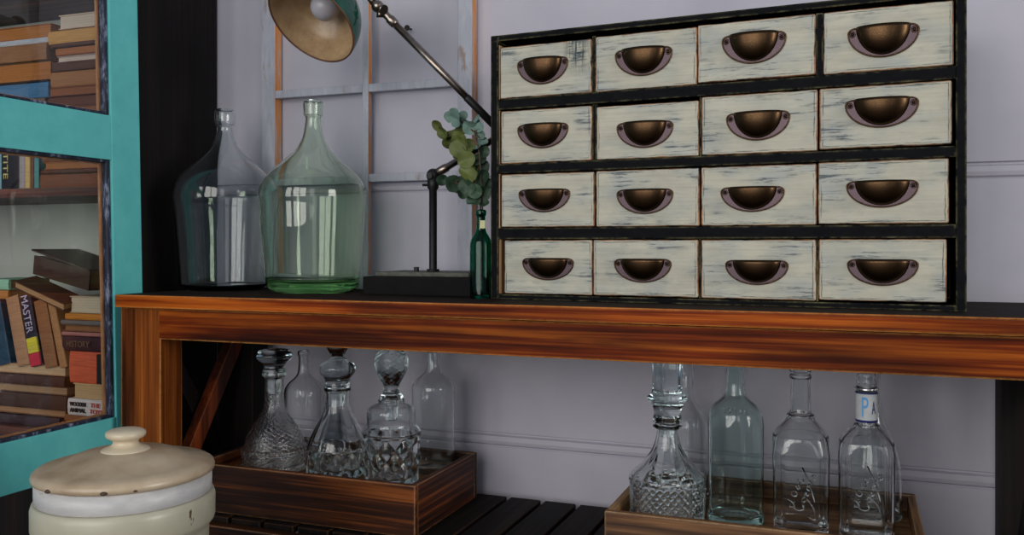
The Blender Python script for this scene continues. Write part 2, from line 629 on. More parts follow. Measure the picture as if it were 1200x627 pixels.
def inner_wall(outer, t, floor_z):
    """offset an outer (bottom-to-top) profile inwards"""
    res = []
    n = len(outer)
    for i in range(n):
        a, b = Vector(outer[max(0, i - 1)]), Vector(outer[min(n - 1, i + 1)])
        d = (b - a)
        if d.length < 1e-9:
            continue
        d.normalize()
        nrm = Vector((-d.y, d.x))            # left of travel = towards the axis when going up
        p = Vector(outer[i]) + nrm * t
        if p.x > 0.002 and p.y > floor_z and p.y < outer[-1][1] - 0.0005:
            if res and p.y < res[-1][1] + 1e-5:
                continue
            res.append((p.x, p.y))
    return res


def px_profile(pairs, u, Y):
    """pairs (v, half width in px), any order top->bottom; returns bottom->top (r, z)"""
    s_, c_ = sc(u, Y)
    return [(hw * s_ * c_, ZC + (HV - v) * s_) for v, hw in reversed(pairs)]


def vessel(name, mat, u, Y, pairs, base_z, parent, wall=0.003, base_t=0.006, sub=4, seg=64, mod=None, inner_mod=None, base_r=None, inner_sub=True, rows=None):
    """hollow glass body turned about an upright axis seen at column u and standing at depth Y"""
    prof = px_profile(pairs, u, Y)
    br = base_r if base_r else prof[0][0]
    prof = [(r, z) for r, z in prof if z > base_z + 0.004]
    outer = [(br * 0.94, base_z), (br, base_z + 0.003)] + prof
    outer = [outer[0]] + spline(outer[1:], sub)
    if rows:
        dense = []
        for (r0, z0), (r1, z1) in zip(outer, outer[1:]):
            k = max(1, int((z1 - z0) / rows))
            for q in range(k):
                dense.append((r0 + (r1 - r0) * q / k, z0 + (z1 - z0) * q / k))
        dense.append(outer[-1])
        outer = dense
    inn = inner_wall(outer, wall, base_z + base_t)
    ring = [(0.0, base_z + 0.0015), (br * 0.6, base_z + 0.0015)] + outer
    top = outer[-1]
    n_out = len(ring)
    prof_all = ring + [(max(top[0] - wall * 0.5, 0.002), top[1] + wall * 0.35)] + list(reversed(inn)) + [(inn[0][0] * 0.7, base_z + base_t), (0.0, base_z + base_t)]
    x = X_(u, Y)

    def mm(t, z, r, i):
        if i < n_out:
            return mod(t, z, r) if mod else r
        return inner_mod(t, z, r) if inner_mod else r
    b = MB().lathe(prof_all, x, Y, seg, mm if (mod or inner_mod) else None)
    return b.build(name, mat, parent), prof


def turned(name, mat, u, Y, pairs, parent, sub=4, seg=48, mod=None):
    """solid turned piece (stopper, knob)"""
    prof = spline(px_profile(pairs, u, Y), sub)
    if prof[0][0] > 1e-4:
        prof = [(0.0, prof[0][1])] + prof
    if prof[-1][0] > 1e-4:
        prof = prof + [(0.0, prof[-1][1])]
    b = MB().lathe(prof, X_(u, Y), Y, seg, (lambda t, z, r, i: mod(t, z, r)) if mod else None)
    return b.build(name, mat, parent)


def lettering(text, size, origin, right, up, mat, parent, name='lettering', extrude=0.0004, align='CENTER', width=None, height=None):
    """real raised letters lying in the plane (right, up)"""
    c = bpy.data.curves.new(name, 'FONT')
    c.body = text
    c.size = size
    c.extrude = extrude
    c.align_x = align
    c.align_y = 'CENTER'
    t = bpy.data.objects.new(name, c)
    COL.objects.link(t)
    bpy.context.view_layer.update()
    me = bpy.data.meshes.new_from_object(t.evaluated_get(bpy.context.evaluated_depsgraph_get()))
    bpy.data.objects.remove(t)
    right, up = Vector(right).normalized(), Vector(up).normalized()
    nrm = right.cross(up)
    xs = [v.co.x for v in me.vertices]
    ys = [v.co.y for v in me.vertices]
    kx = width / (max(xs) - min(xs)) if width else 1
    ky = height / (max(ys) - min(ys)) if height else 1
    cx, cy = (max(xs) + min(xs)) / 2, (max(ys) + min(ys)) / 2
    pw = Vector(parent_world(parent))
    for v in me.vertices:
        v.co = Vector(origin) + right * ((v.co.x - cx) * kx) + up * ((v.co.y - cy) * ky) + nrm * v.co.z - pw
    me.materials.clear()
    me.materials.append(M[mat] if isinstance(mat, str) else mat)
    o = bpy.data.objects.new(name, me)
    COL.objects.link(o)
    o.parent = parent
    return o


# ================================================================== THE ROOM
W = 1.68                          # face of the back wall
b = MB()
z0 = 0.0
prof = [(W + 0.06, -0.02), (W, -0.02)]
for zj in (ZC - 0.91, ZC - 0.385, ZC + 0.1375, ZC + 0.66, ZC + 1.18):
    zb = zj - 0.024
    if zb < 0.01:
        continue
    prof += [(W, zb - 0.003), (W + 0.004, zb), (W - 0.001, zb + 0.003), (W - 0.003, zb + 0.010), (W - 0.001, zj - 0.005), (W + 0.006, zj - 0.002), (W + 0.006, zj + 0.001), (W, zj + 0.003)]
prof += [(W, 2.5), (W + 0.06, 2.5)]
va = [b.b.verts.new((-3.2, y, z)) for y, z in prof]
vb = [b.b.verts.new((2.4, y, z)) for y, z in prof]
for k in range(len(prof)):
    b.b.faces.new((va[k], vb[k], vb[(k + 1) % len(prof)], va[(k + 1) % len(prof)]))
b.b.faces.new(va)
b.b.faces.new(list(reversed(vb)))
structure(b.build('wall_back', 'wall'))
b = MB()
for i in range(26):
    y = -2.4 + i * 0.16
    b.box((-3.2, y + 0.001, -0.03), (2.4, y + 0.159, 0.0), 0.002, seg=1)
structure(b.build('floor', 'floor'))

# ================================================================== CONSOLE TABLE
TX0, TX1 = -1.305, 0.325
YF, YB = 1.30, 1.65
table = thing('console_table', 'long dark varnished wooden console table with cross braced ends and a slatted lower shelf', 'table', (-0.5, 1.47, 0))
MB().box((TX0, YF, ZT - 0.024), (TX1, YB, ZT), 0.003, face_mi={'+z': 1}).build('tabletop', ['table_x', 'table_top'], table)
b = MB().box((TX0 + 0.09, YF + 0.014, ZC - 0.1765), (TX1 - 0.09, YF + 0.036, ZT - 0.0255), 0.002)
b.build('front_apron', 'table_x', table)
MB().box((TX0 + 0.09, YB - 0.03, ZC - 0.1765), (TX1 - 0.09, YB - 0.012, ZT - 0.0255), 0.002).build('back_apron', 'table_x', table)
LEGX = [(-1.303, -1.208), (0.217, 0.312)]
LEGY = [(YF + 0.014, YF + 0.072), (1.588, 1.642)]
for x0, x1 in LEGX:
    for y0, y1 in LEGY:
        MB().box((x0, y0, 0), (x1, y1, ZT - 0.0245), 0.0025).build('leg', 'table_z' if y0 < 1.4 else 'bookcase', table)  # back legs coloured near-black to stand for the shade behind
ZS = ZC - 0.50                    # top of the lower slats
for x0, x1 in LEGX:
    xm = (x0 + x1) / 2
    MB().box((xm - 0.02, LEGY[0][1], ZC - 0.165), (xm + 0.02, LEGY[1][0], ZT - 0.025), 0.002).build('end_rail', 'table_x', table)
    MB().box((xm - 0.02, LEGY[0][1], ZS - 0.075), (xm + 0.02, LEGY[1][0], ZS - 0.014), 0.002).build('end_rail', 'table_x', table)
    za, zb = ZS - 0.01, ZC - 0.17
    ya, yb = LEGY[0][1] - 0.005, LEGY[1][0] + 0.005
    for k, (p0, p1) in enumerate((((ya, za), (yb, zb)), ((ya, zb), (yb, za)))):
        dy_, dz_2 = p1[0] - p0[0], p1[1] - p0[1]
        L = math.hypot(dy_, dz_2)
        ang = math.atan2(dz_2, dy_)
        c = Vector((xm + (0.014 if k == 0 else -0.014), (ya + yb) / 2, (za + zb) / 2))
        MB().box(c - Vector((0.011, L / 2 - 0.012, 0.017)), c + Vector((0.011, L / 2 - 0.012, 0.017)), 0.002,
                 rot=Matrix.Rotation(ang, 3, 'X'), piv=c).build('cross_brace', 'brace' if k == 0 else 'bookcase', table)  # second brace near-black: its shade is put into the colour
MB().box((-1.208, YF + 0.004, ZS - 0.075), (0.217, YF + 0.026, ZS - 0.007), 0.0025).build('front_shelf_rail', 'tray_dark', table)
MB().box((-1.208, 1.60, ZS - 0.075), (0.217, 1.625, ZS - 0.014), 0.0025).build('back_shelf_rail', 'table_x', table)
x = -1.206
while x < 0.21:
    MB().box((x, YF + 0.034, ZS - 0.014), (min(x + 0.0625, 0.216), 1.645, ZS), 0.0015, seg=1).build('slat', 'slat', table)
    x += 0.0716

# ================================================================== DRAWER CABINET
_p0, _p1 = at(575, HV, 1.432), at(1133, HV, 1.392)   # the cabinet stands turned a little, right end nearer
CDIR = Vector((_p1.x - _p0.x, _p1.y - _p0.y, 0))
CX0, CX1, CY = _p0.x, _p0.x + CDIR.length, _p0.y
CROT = math.atan2(CDIR.y, CDIR.x)
CDIR.normalize()


def cab_hit(u, v):
    """where the sight line of a pixel meets the cabinet's front: (distance along the front + CX0, height)"""
    dx, dy, dz = ray(u, v)
    # t*(dx,dy) = p0 + k*CDIR
    det = dx * -CDIR.y - dy * -CDIR.x
    t_ = (_p0.x * -CDIR.y - _p0.y * -CDIR.x) / det
    k = (t_ * dx - _p0.x) / CDIR.x
    return CX0 + k, ZC + dz * t_


CZ1 = ZC + 0.364
CD = 0.195
cab = thing('drawer_cabinet', 'black framed apothecary cabinet of sixteen distressed cream drawers', 'cabinet', (CX0, CY, ZT))
YD = CY + 0.003                   # face of the drawers
rects = {   # (u0, u1, v top left, v bottom left, v top right, v bottom right)
    (0, 0): (584.9, 692.5, 55.2, 116.2, 44.9, 108.6), (0, 1): (697, 816.4, 42, 108.6, 31.4, 99),
    (0, 2): (816.9, 955.5, 28.8, 97.6, 12, 86.4), (0, 3): (964.5, 1118, 13.6, 87.9, -1, 75),
    (1, 0): (586, 692.5, 130, 191.9, 123.5, 188), (1, 1): (698, 818.6, 124.9, 188, 117.3, 184),
    (1, 2): (821.5, 957.9, 112.7, 182.4, 104.5, 176.4), (1, 3): (960, 1116, 101.5, 175.8, 89.4, 167.6),
    (2, 0): (586.3, 695.7, 204.4, 266.9, 200.9, 265), (2, 1): (697.7, 819, 200, 266, 196.3, 265),
    (2, 2): (821, 956.7, 197, 265, 190, 263.4), (2, 3): (958.3, 1112.3, 190.7, 263.4, 184.3, 261),
    (3, 0): (590, 693.4, 280.8, 344, 281.8, 346.4), (3, 1): (694.2, 817.7, 281.3, 346.4, 280.4, 348.7),
    (3, 2): (821, 956, 281.2, 351, 280, 351.8), (3, 3): (959, 1109.7, 281, 353.4, 278.8, 353.4)}
D = {}
for k, (u0, u1, a, b_, c, d) in rects.items():
    D[k] = [cab_hit(u0, 0)[0], cab_hit(u1, 0)[0], (cab_hit(u0, b_)[1] + cab_hit(u1, d)[1]) / 2, (cab_hit(u0, a)[1] + cab_hit(u1, c)[1]) / 2]
rowz = []
for r in range(4):
    rowz.append((sum(D[r, c][2] for c in range(4)) / 4 - 0.0008, sum(D[r, c][3] for c in range(4)) / 4 + 0.0012))
    for c in range(4):
        D[r, c][2] = max(D[r, c][2], rowz[r][0] + 0.0004)
        D[r, c][3] = min(D[r, c][3], rowz[r][1] - 0.0004)
print('rows', [(round(q[0] - ZC, 4), round(q[1] - ZC, 4)) for q in rowz])
# carcass: sides, top, bottom, back, row dividers, uprights
b = MB()
sl, sr = cab_hit(583.5, 0)[0], cab_hit(1120, 0)[0]
b.box((CX0, CY, ZT), (sl, CY + CD, CZ1), 0.0015)
b.box((sr, CY, ZT), (CX1, CY + CD, CZ1), 0.0015)
b.box((CX0 + 0.0005, CY + 0.0005, CZ1 - 0.0105), (CX1 - 0.0005, CY + CD, CZ1), 0.0015)
b.box((sl, CY + 0.0005, ZT), (sr, CY + CD, rowz[3][0] - 0.001), 0.001)
b.box((sl, CY + CD - 0.006, ZT + 0.005), (sr, CY + CD - 0.001, CZ1 - 0.005))
carc = b.build('carcass', 'black', cab)
for r in range(3):
    MB().box((sl + 0.0002, CY - 0.001, rowz[r + 1][1] + 0.0002), (sr - 0.0002, CY + CD - 0.01, rowz[r][0] - 0.0002), 0.0015).build('row_divider', 'black', cab)
for r in range(4):
    for c in range(3):
        x0, x1 = D[r, c][1] + 0.0006, D[r, c + 1][0] - 0.0006
        if x1 - x0 > 0.0015:
            MB().box((x0, CY + 0.006, rowz[r][0] + 0.0), (x1, CY + CD - 0.01, rowz[r][1] + 0.0)).build('upright_divider', 'black', cab)
# pale raw strip showing inside the left stile
M['raw_lip'] = wood('pale_raw_lip', rgb(120, 84, 56), rgb(190, 150, 104), rgb(214, 190, 150), 2, 0.6)
for r in range(4):
    MB().box((sl + 0.0002, CY + 0.004, rowz[r][0]), (sl + 0.0045 if r == 3 else sl + 0.0018, CY + 0.03, rowz[r][1])).build('raw_strip', 'raw_lip', cab)
# the drawers
HC = {0: (58.0, 29.8), 1: (65.5, 31.5)}
hrects = {
    (0, 0): (606.3, 664.6, 68, 97.8), (0, 1): (721, 786.9, 56.3, 87.8), (0, 2): (846.4, 920.6, 38.8, 73.3), (0, 3): (994, 1076.7, 29.7, 65.8),
    (1, 0): (606.6, 664.9, 145, 172.9), (1, 1): (723, 788, 142.5, 172.4), (1, 2): (851.5, 925, 131, 163.6), (1, 3): (991, 1076, 115, 148.5),
    (2, 0): (608, 667, 221.6, 248), (2, 1): (723, 788, 221.6, 250), (2, 2): (845, 918.4, 218.8, 247.5), (2, 3): (992.4, 1075.6, 211.5, 242.4),
    (3, 0): (612.4, 671.3, 302.5, 327.8), (3, 1): (720, 785.8, 303.4, 330.6), (3, 2): (850.5, 923, 305, 333.3), (3, 3): (993.4, 1075.6, 304, 334.2)}


def cup_pull_mesh():
    """unit pull: width 1 (x -0.5..0.5), height 0.44 (z 0 top .. -0.44), bulging towards -y; real pulls are this scaled"""
    b = MB()
    H = 0.44
    # flange outline: flat top, ears, elliptical belly
    out = []
    for k in range(33):
        t = math.pi * k / 32
        out.append((0.5 * math.cos(t), -0.085 - (H - 0.085) * math.sin(t)))
    for k in range(1, 9):
        t = math.pi / 2 * k / 8
        out.append((-0.5 + 0.11 * (1 - math.cos(t)), -0.085 + 0.075 * math.sin(t)))
    out.append((-0.34, -0.008))
    out.append((0.34, -0.008))
    for k in range(8):
        t = math.pi / 2 * (1 - k / 8)
        out.append((0.5 - 0.11 * (1 - math.cos(t)), -0.085 + 0.075 * math.sin(t)))
    b.prism(out, -0.022, 0.0, 0)
    # raised lip round the flange
    b.tube([(x_, -0.024, z_) for x_, z_ in out] + [(out[0][0], -0.024, out[0][1])], 0.013, 6, 1, cap=False)
    # bowl: quarter ellipsoid, outer and inner skins
    A, Dp, Hh = 0.39, 0.20, 0.415
    def bowl(k_):
        rows = []
        n, mth = 24, 12
        for j in range(mth + 1):
            q = math.pi / 2 * j / mth
            zz = -Hh * k_ * math.sin(q)
            rr = math.cos(q)
            rows.append([b.b.verts.new((A * k_ * rr * math.cos(math.pi * i / n), -0.02 - Dp * k_ * rr * math.sin(math.pi * i / n), zz)) for i in range(n + 1)])
        for p, q in zip(rows, rows[1:]):
            for i in range(n):
                f = b.b.faces.new((p[i], p[i + 1], q[i + 1], q[i]))
                f.smooth = True
                f.material_index = 1
        return rows[0]
    o_, i_ = bowl(1.0), bowl(0.92)
    for i in range(24):
        f = b.b.faces.new((o_[i], o_[i + 1], i_[i + 1], i_[i]))
        f.material_index = 1
    # two dome-headed screws
    for sx in (-1, 1):
        b.lathe([(0.0, 0.026), (0.018, 0.022), (0.028, 0.012), (0.030, 0.0)], seg=16, mat=Matrix.Translation((sx * 0.44, -0.02, -0.092)) @ Matrix.Rotation(math.pi / 2, 4, 'X'), mis=[2, 2, 2])
        b.tube([(sx * 0.44 + 0.042 * math.cos(t), -0.022, -0.092 + 0.042 * math.sin(t)) for t in [2 * math.pi * k / 16 for k in range(17)]], 0.008, 5, 1, cap=False)
    return b


pull0 = None
for r in range(4):
    for c in range(4):
        x0, x1, za, zb = D[r, c]
        xc, zc = (x0 + x1) / 2, (za + zb) / 2
        b = MB()
        b.box((x0, YD, za), (x1, YD + 0.016, zb), 0.0035, seg=3)
        b.box((x0 + 0.004, YD + 0.0155, za + 0.003), (x1 - 0.004, CY + CD - 0.012, zb - 0.006))
        dr = b.build('drawer', 'drawer_scraped' if (r, c) == (0, 0) else 'drawer', cab, loc=(xc, YD, zc))
        hu0, hu1, hv0, hv1 = hrects[r, c]
        hx0, hx1 = cab_hit(hu0, 0)[0], cab_hit(hu1, 0)[0]
        um = (hu0 + hu1) / 2
        hz1, hz0 = cab_hit(um, hv0)[1], cab_hit(um, hv1)[1]
        if pull0 is None:
            pull0 = cup_pull_mesh().build('cup_pull', ['flange', 'bronze', 'screw'], dr, loc=(0, 0, 0))
            p = pull0
        else:
            p = pull0.copy()
            COL.objects.link(p)
            p.parent = dr
        p.location = Vector(((hx0 + hx1) / 2, YD + 0.0002, hz1)) - Vector((xc, YD, zc))
        wd = hx1 - hx0
        p.scale = (wd, wd * 0.95, (hz1 - hz0) / 0.44)
cab.rotation_euler = (0, 0, CROT)

# ================================================================== TRAYS
ZL = ZC - 0.41                    # lip
ZFL = ZC - 0.437                  # tray floor


def tray(name, label, x0, x1, y0, y1, mf, ms, fl):
    t = thing(name, label, 'crate', ((x0 + x1) / 2, (y0 + y1) / 2, ZS))
    th = 0.013
    MB().box((x0, y0, ZS + 0.0008), (x1, y0 + th, ZL), 0.0025).build('front_panel', mf, t)
    MB().box((x0, y1 - th, ZS + 0.0008), (x1, y1, ZL), 0.0025).build('back_panel', mf, t)
    MB().box((x0 + 0.0008, y0 + th, ZS + 0.0008), (x0 + th, y1 - th, ZL - 0.0005), 0.002).build('side_panel', ms, t)
    MB().box((x1 - th, y0 + th, ZS + 0.0008), (x1 - 0.0008, y1 - th, ZL - 0.0005), 0.002).build('side_panel', ms, t)
    MB().box((x0 + th, y0 + th, ZFL - 0.012), (x1 - th, y1 - th, ZFL - 0.0004)).build('bottom_panel', fl, t)
    return t


tray('wooden_crate', 'shallow dark varnished wooden crate of decanters behind the stoneware crock', -1.165, -0.695, 1.35, 1.618, 'tray_dark', 'tray_side', 'tray_floor')
tray('wooden_crate', 'shallow lighter brown wooden crate of bottles at the right under the cabinet', -0.358, 0.096, 1.33, 1.605, 'tray_mid', 'tray_mid_side', 'tray_floor')


# ================================================================== GLASS ON THE TABLE TOP
def base_thing(name, label, cat, u, Y, z, group=None):
    return thing(name, label, cat, (X_(u, Y), Y, z), group)


gd = [(118.7, 10), (119.5, 11.6), (123, 12.2), (131, 11.6), (135.5, 11.2), (137.5, 9.5), (142, 9.4), (158, 12), (170, 17), (179, 24), (191, 38), (204, 53), (216, 61),
      (224.5, 63.8), (232, 64.2), (241, 63.3), (274, 61), (307, 58), (328, 56), (336, 53.5), (341, 50.5)]
t = base_thing('demijohn', 'pale green glass demijohn with a thick green base, standing nearest the lamp', 'demijohn', 367, 1.515, ZT, 'demijohns')
vessel('body', 'g_green', 367, 1.515, gd, ZT, t, wall=0.003, base_t=0.020, base_r=0.080)
bd = [(128.6, 9.5), (129.5, 10.8), (133, 12), (139, 12.2), (146, 11.2), (148.5, 9.2), (155, 9.2), (168, 13.5), (174.7, 18), (183, 26), (191, 36), (203.7, 51), (216, 59), (228.6, 62), (237, 61.6), (245, 60.4), (286.7, 56), (326, 53.2), (334, 51.5), (339, 48)]
t = base_thing('demijohn', 'faint blue clear glass demijohn beside the dark bookcase side', 'demijohn', 263.5, 1.535, ZT, 'demijohns')
vessel('body', 'g_blue', 263.5, 1.535, bd, ZT, t, wall=0.003, base_t=0.010, base_r=0.078)


# ================================================================== DECANTERS AND BOTTLES
def ribs(n, amp, z0, z1, soft=0.004, sharp=1.0):
    def f(t, z, r):
        k = min(1, max(0, (z - z0) / soft)) * min(1, max(0, (z1 - z) / soft))
        return r * (1 + amp * k * (abs(math.sin(n * t / 2)) ** sharp - 0.5))
    return f


def vz(v, u, Y):
    return Z_(u, v, Y)


# D1: pressed-pattern decanter with flat stopper
u, Y = 321.6, 1.455
t = base_thing('decanter', 'round bellied pressed glass decanter with a flattened stopper, leftmost in the dark crate', 'decanter', u, Y, ZFL, 'decanters')
zq = [vz(v, u, Y) for v in (538, 528, 522, 494)]


def mod1(tt, z, r):
    if z < zq[1]:
        return r * (1 + 0.011 * math.sin(22 * tt) * math.sin(z * 800))
    if zq[1] <= z < zq[2]:
        return r * (1.045 + 0.012 * math.sin(40 * tt))
    if zq[2] <= z < zq[3]:
        return r * (1 + 0.009 * math.sin(22 * tt) * math.sin((z - zq[2]) * 800))
    return r


vessel('body', 'g_pressed', u, Y, [(436, 12.5), (440, 13), (445, 11), (455, 11.2), (470, 11.8), (478, 13.5), (487, 18.5), (501, 28), (512, 33.5), (520, 36), (526, 37.5), (540, 39), (551, 39)], ZFL, t, 0.0035, 0.012, 3, 220, mod1, rows=0.001)
turned('stopper', 'g_cut', u, Y, [(408.5, 6), (409.5, 15), (412.5, 20), (417, 21.5), (421, 19.5), (425, 14.5), (428.5, 12), (433, 13.4), (438, 14.6), (440, 13.5), (441, 8.5), (460, 7.5), (461, 6)], t)
# D2: bell decanter with mushroom stopper
u, Y = 395.6, 1.47
t = base_thing('decanter', 'bell shaped glass decanter with a mushroom and ball stopper, in the dark crate', 'decanter', u, Y, ZFL, 'decanters')
z2 = vz(523, u, Y)
z3 = vz(462, u, Y)


def mod2(tt, z, r):
    if z < z2:
        return r * (1 + 0.055 * (abs(math.sin(6 * tt + (z - z2) * 60)) + abs(math.sin(6 * tt - (z - z2) * 60)) - 1.2))
    if z < z3:
        k = min(1, (z3 - z) / 0.03)
        return r * (1 + 0.05 * k * (abs(math.sin(4 * tt)) - 0.6))
    return r


vessel('body', 'g_cut', u, Y, [(455, 14.5), (457, 16), (460.6, 13.5), (470, 14), (478.7, 15.5), (488, 19.5), (498, 25), (506, 29), (515, 33), (522, 35.5), (526, 36.2), (545, 36.8), (558, 36)], ZFL, t, 0.0035, 0.014, 3, 96, mod2, rows=0.0018)
turned('stopper', 'g_cut', u, Y, [(389.5, 2), (391, 6.5), (396, 11), (403, 13), (409, 12.2), (414, 9.4), (418, 7.8), (421, 11), (424, 17), (428.5, 20.8), (433, 21.4), (438, 20), (442.5, 16), (447, 14.2), (452, 15), (455, 16), (456.5, 12), (457, 9), (475, 7.5), (476, 6)], t)
# D3: ship decanter with cut ball stopper
u, Y = 458.6, 1.45
t = base_thing('decanter', 'wide shouldered tumbler based glass decanter with a faceted ball stopper', 'decanter', u, Y, ZFL, 'decanters')
z4 = vz(508, u, Y)


def mod3(tt, z, r):
    if z < z4:
        w_ = (z4 - z) * 75
        return r * (1 + 0.060 * (abs(math.sin(5 * tt + w_)) + abs(math.sin(5 * tt - w_)) - 1.25))
    return r


def modball(tt, z, r):
    return r * (1 + 0.05 * (abs(math.sin(6 * tt + z * 330)) + abs(math.sin(6 * tt - z * 330)) - 1.2))


vessel('body', 'g_cut', u, Y, [(466.5, 14.5), (469, 16), (471.5, 14.5), (473, 17), (475.5, 24), (480, 28.3), (487, 29), (494, 29), (498, 30), (503, 34), (505.5, 35.2), (508, 34.4), (513, 33.2), (530, 33), (550, 31.8), (562, 31)], ZFL, t, 0.0035, 0.012, 3, 96, mod3, rows=0.0018)
zs1 = vz(450, u, Y)
turned('stopper', 'g_cut', u, Y, [(405, 3), (407, 9), (412, 15.5), (419, 19), (426, 19.7), (433, 18.6), (440, 15.5), (447, 11.5), (452, 9.3), (457, 9.2), (461, 11.5), (464, 14), (466, 14), (467, 8.5), (490, 7), (491, 5)], t,
       5, 72, lambda tt, z, r: modball(tt, z, r) if z > zs1 else r)
# B1 flask and B2 plain bottle at the back of the dark crate
u, Y = 356, 1.555
t = base_thing('bottle', 'plain clear round shouldered bottle behind the two leftmost decanters', 'bottle', u, Y, ZFL, 'clear bottles')
vessel('body', 'g_clear', u, Y, [(411, 6.5), (412, 7.4), (416, 7.4), (418, 6.4), (430, 6.6), (438, 8), (443, 12), (448, 18), (454, 22), (460, 23.2), (470, 23.5), (500, 23.5), (530, 23.2)], ZFL, t, 0.0025, 0.008)
u, Y = 507.5, 1.556
t = base_thing('bottle', 'plain clear bottle at the right rear corner of the dark crate', 'bottle', u, Y, ZFL, 'clear bottles')
vessel('body', 'g_clear', u, Y, [(405, 7.8), (406, 8.8), (412, 8.8), (413.5, 7.8), (425, 8), (434, 9.4), (439, 13), (444, 19), (449, 23.4), (454, 25), (470, 25.2), (500, 25.2), (530, 25)], ZFL, t, 0.0025, 0.008)

# D4: diamond-cut decanter
u, Y = 782, 1.42
t = base_thing('decanter', 'flared glass decanter with a diamond cut band, standing in the lighter crate', 'decanter', u, Y, ZFL, 'decanters')
zt4, zb4 = vz(562, u, Y), vz(600, u, Y)


def mod4(tt, z, r):
    if z < zt4:
        w_ = (z - zb4) * 250
        tri = lambda q: 1 - abs(((q / math.pi) % 1.0) * 2 - 1)
        k = min(1, (zt4 - z) / 0.003)
        return r * (1 - 0.055 * k * (1 - min(1, 2.0 * min(tri(16 * tt + w_), tri(16 * tt - w_)))))
    k = min(1, max(0, (vz(510, 782, 1.42) - z) / 0.03))
    return r * (1 + 0.05 * k * (abs(math.sin(6 * tt)) - 0.6))


vessel('body', 'g_cut', u, Y, [(489.5, 14), (491, 17), (493.5, 17.4), (496, 15), (498.5, 17), (500.5, 16.8), (503, 12.8), (510, 13), (522, 16), (531, 20.5), (539, 26.5), (547, 34.5), (553, 41), (557, 44.2), (562, 45), (566, 44.6), (590, 44.4), (600, 43.8)], ZFL, t, 0.0045, 0.012, 3, 320, mod4, rows=0.0009)
turned('stopper', 'g_cut', u, Y, [(409, 15), (410.5, 18.5), (415, 19), (425, 17.8), (445, 17.4), (458, 18), (462, 20), (465, 23.6), (467.5, 24), (471, 20), (479, 16.8), (485, 16), (489, 16.8), (490.5, 14), (492, 9), (510, 8), (511, 6)], t,
       3, 72, lambda tt, z, r: r * (1 + 0.06 * (abs(math.sin(5 * tt)) - 0.5)) if z > vz(462, 782, 1.42) else r)
# B3 waisted flask behind it
u, Y = 801, 1.548
t = base_thing('bottle', 'clear waisted bottle half hidden behind the diamond cut decanter', 'bottle', u, Y, ZFL, 'clear bottles')
vessel('body', 'g_clear', u, Y, [(416, 11), (418, 12.4), (440, 12.6), (452, 11.6), (462, 11.2), (468, 13.2), (476, 19), (486, 26), (494, 28.6), (502, 29.2), (530, 29.4), (570, 29.2)], ZFL, t, 0.0025, 0.008)
# B4 aqua bottle
u, Y = 861.6, 1.44


def poly_mod(n, k, z_top, soft, rot=0.0):
    """blend from round (above) to an n-gon with rounded corners (below)"""
    def f(tt, z, r):
        q = min(1, max(0, (z_top - z) / soft))
        a = (tt - rot + math.pi / n) % (2 * math.pi / n) - math.pi / n
        pr = r / math.cos(a)
        lim = r / math.cos(math.pi / n) * k
        pr = min(pr, lim)
        return r + (pr - r) * q
    return f


pm = poly_mod(8, 0.985, vz(486, u, Y), 0.012, 0.2)
t = base_thing('bottle', 'aqua tinted panelled glass bottle in the lighter crate', 'bottle', u, Y, ZFL, 'crate bottles')
vessel('body', 'g_aqua', u, Y, [(414, 10.5), (416, 12.8), (424, 12.6), (426, 10.8), (445, 10.8), (458, 11.8), (464, 13.5), (469, 19), (474, 25.5), (480, 30), (486, 32), (492, 32.4), (520, 32.4), (600, 32)], ZFL, t, 0.0032, 0.012, mod=pm, inner_mod=pm, rows=0.006)
b = MB()
rr = 0.0255
for k, ch in enumerate('750ML'):
    pass
lx = X_(u, Y)
# raised capacity letters round the shoulder
cu = Vector((lx, Y, 0))
view = (Vector((0, 0, 0)) - cu).normalized()
side = Vector((-view.y, view.x, 0))
lettering('750 ml', 0.012, cu + view * 0.0385 + Vector((0, 0, vz(476.5, u, Y))), side, Vector((0, 0, 1)) - view * 0.9, 'g_aqua', t, 'embossed_lettering', 0.0008, width=0.036, height=0.009)


# B5, B6 square bottles with embossed script
def square_mod(rot, z_top, soft=0.02, k=0.80):
    return poly_mod(4, k, z_top, soft, rot)


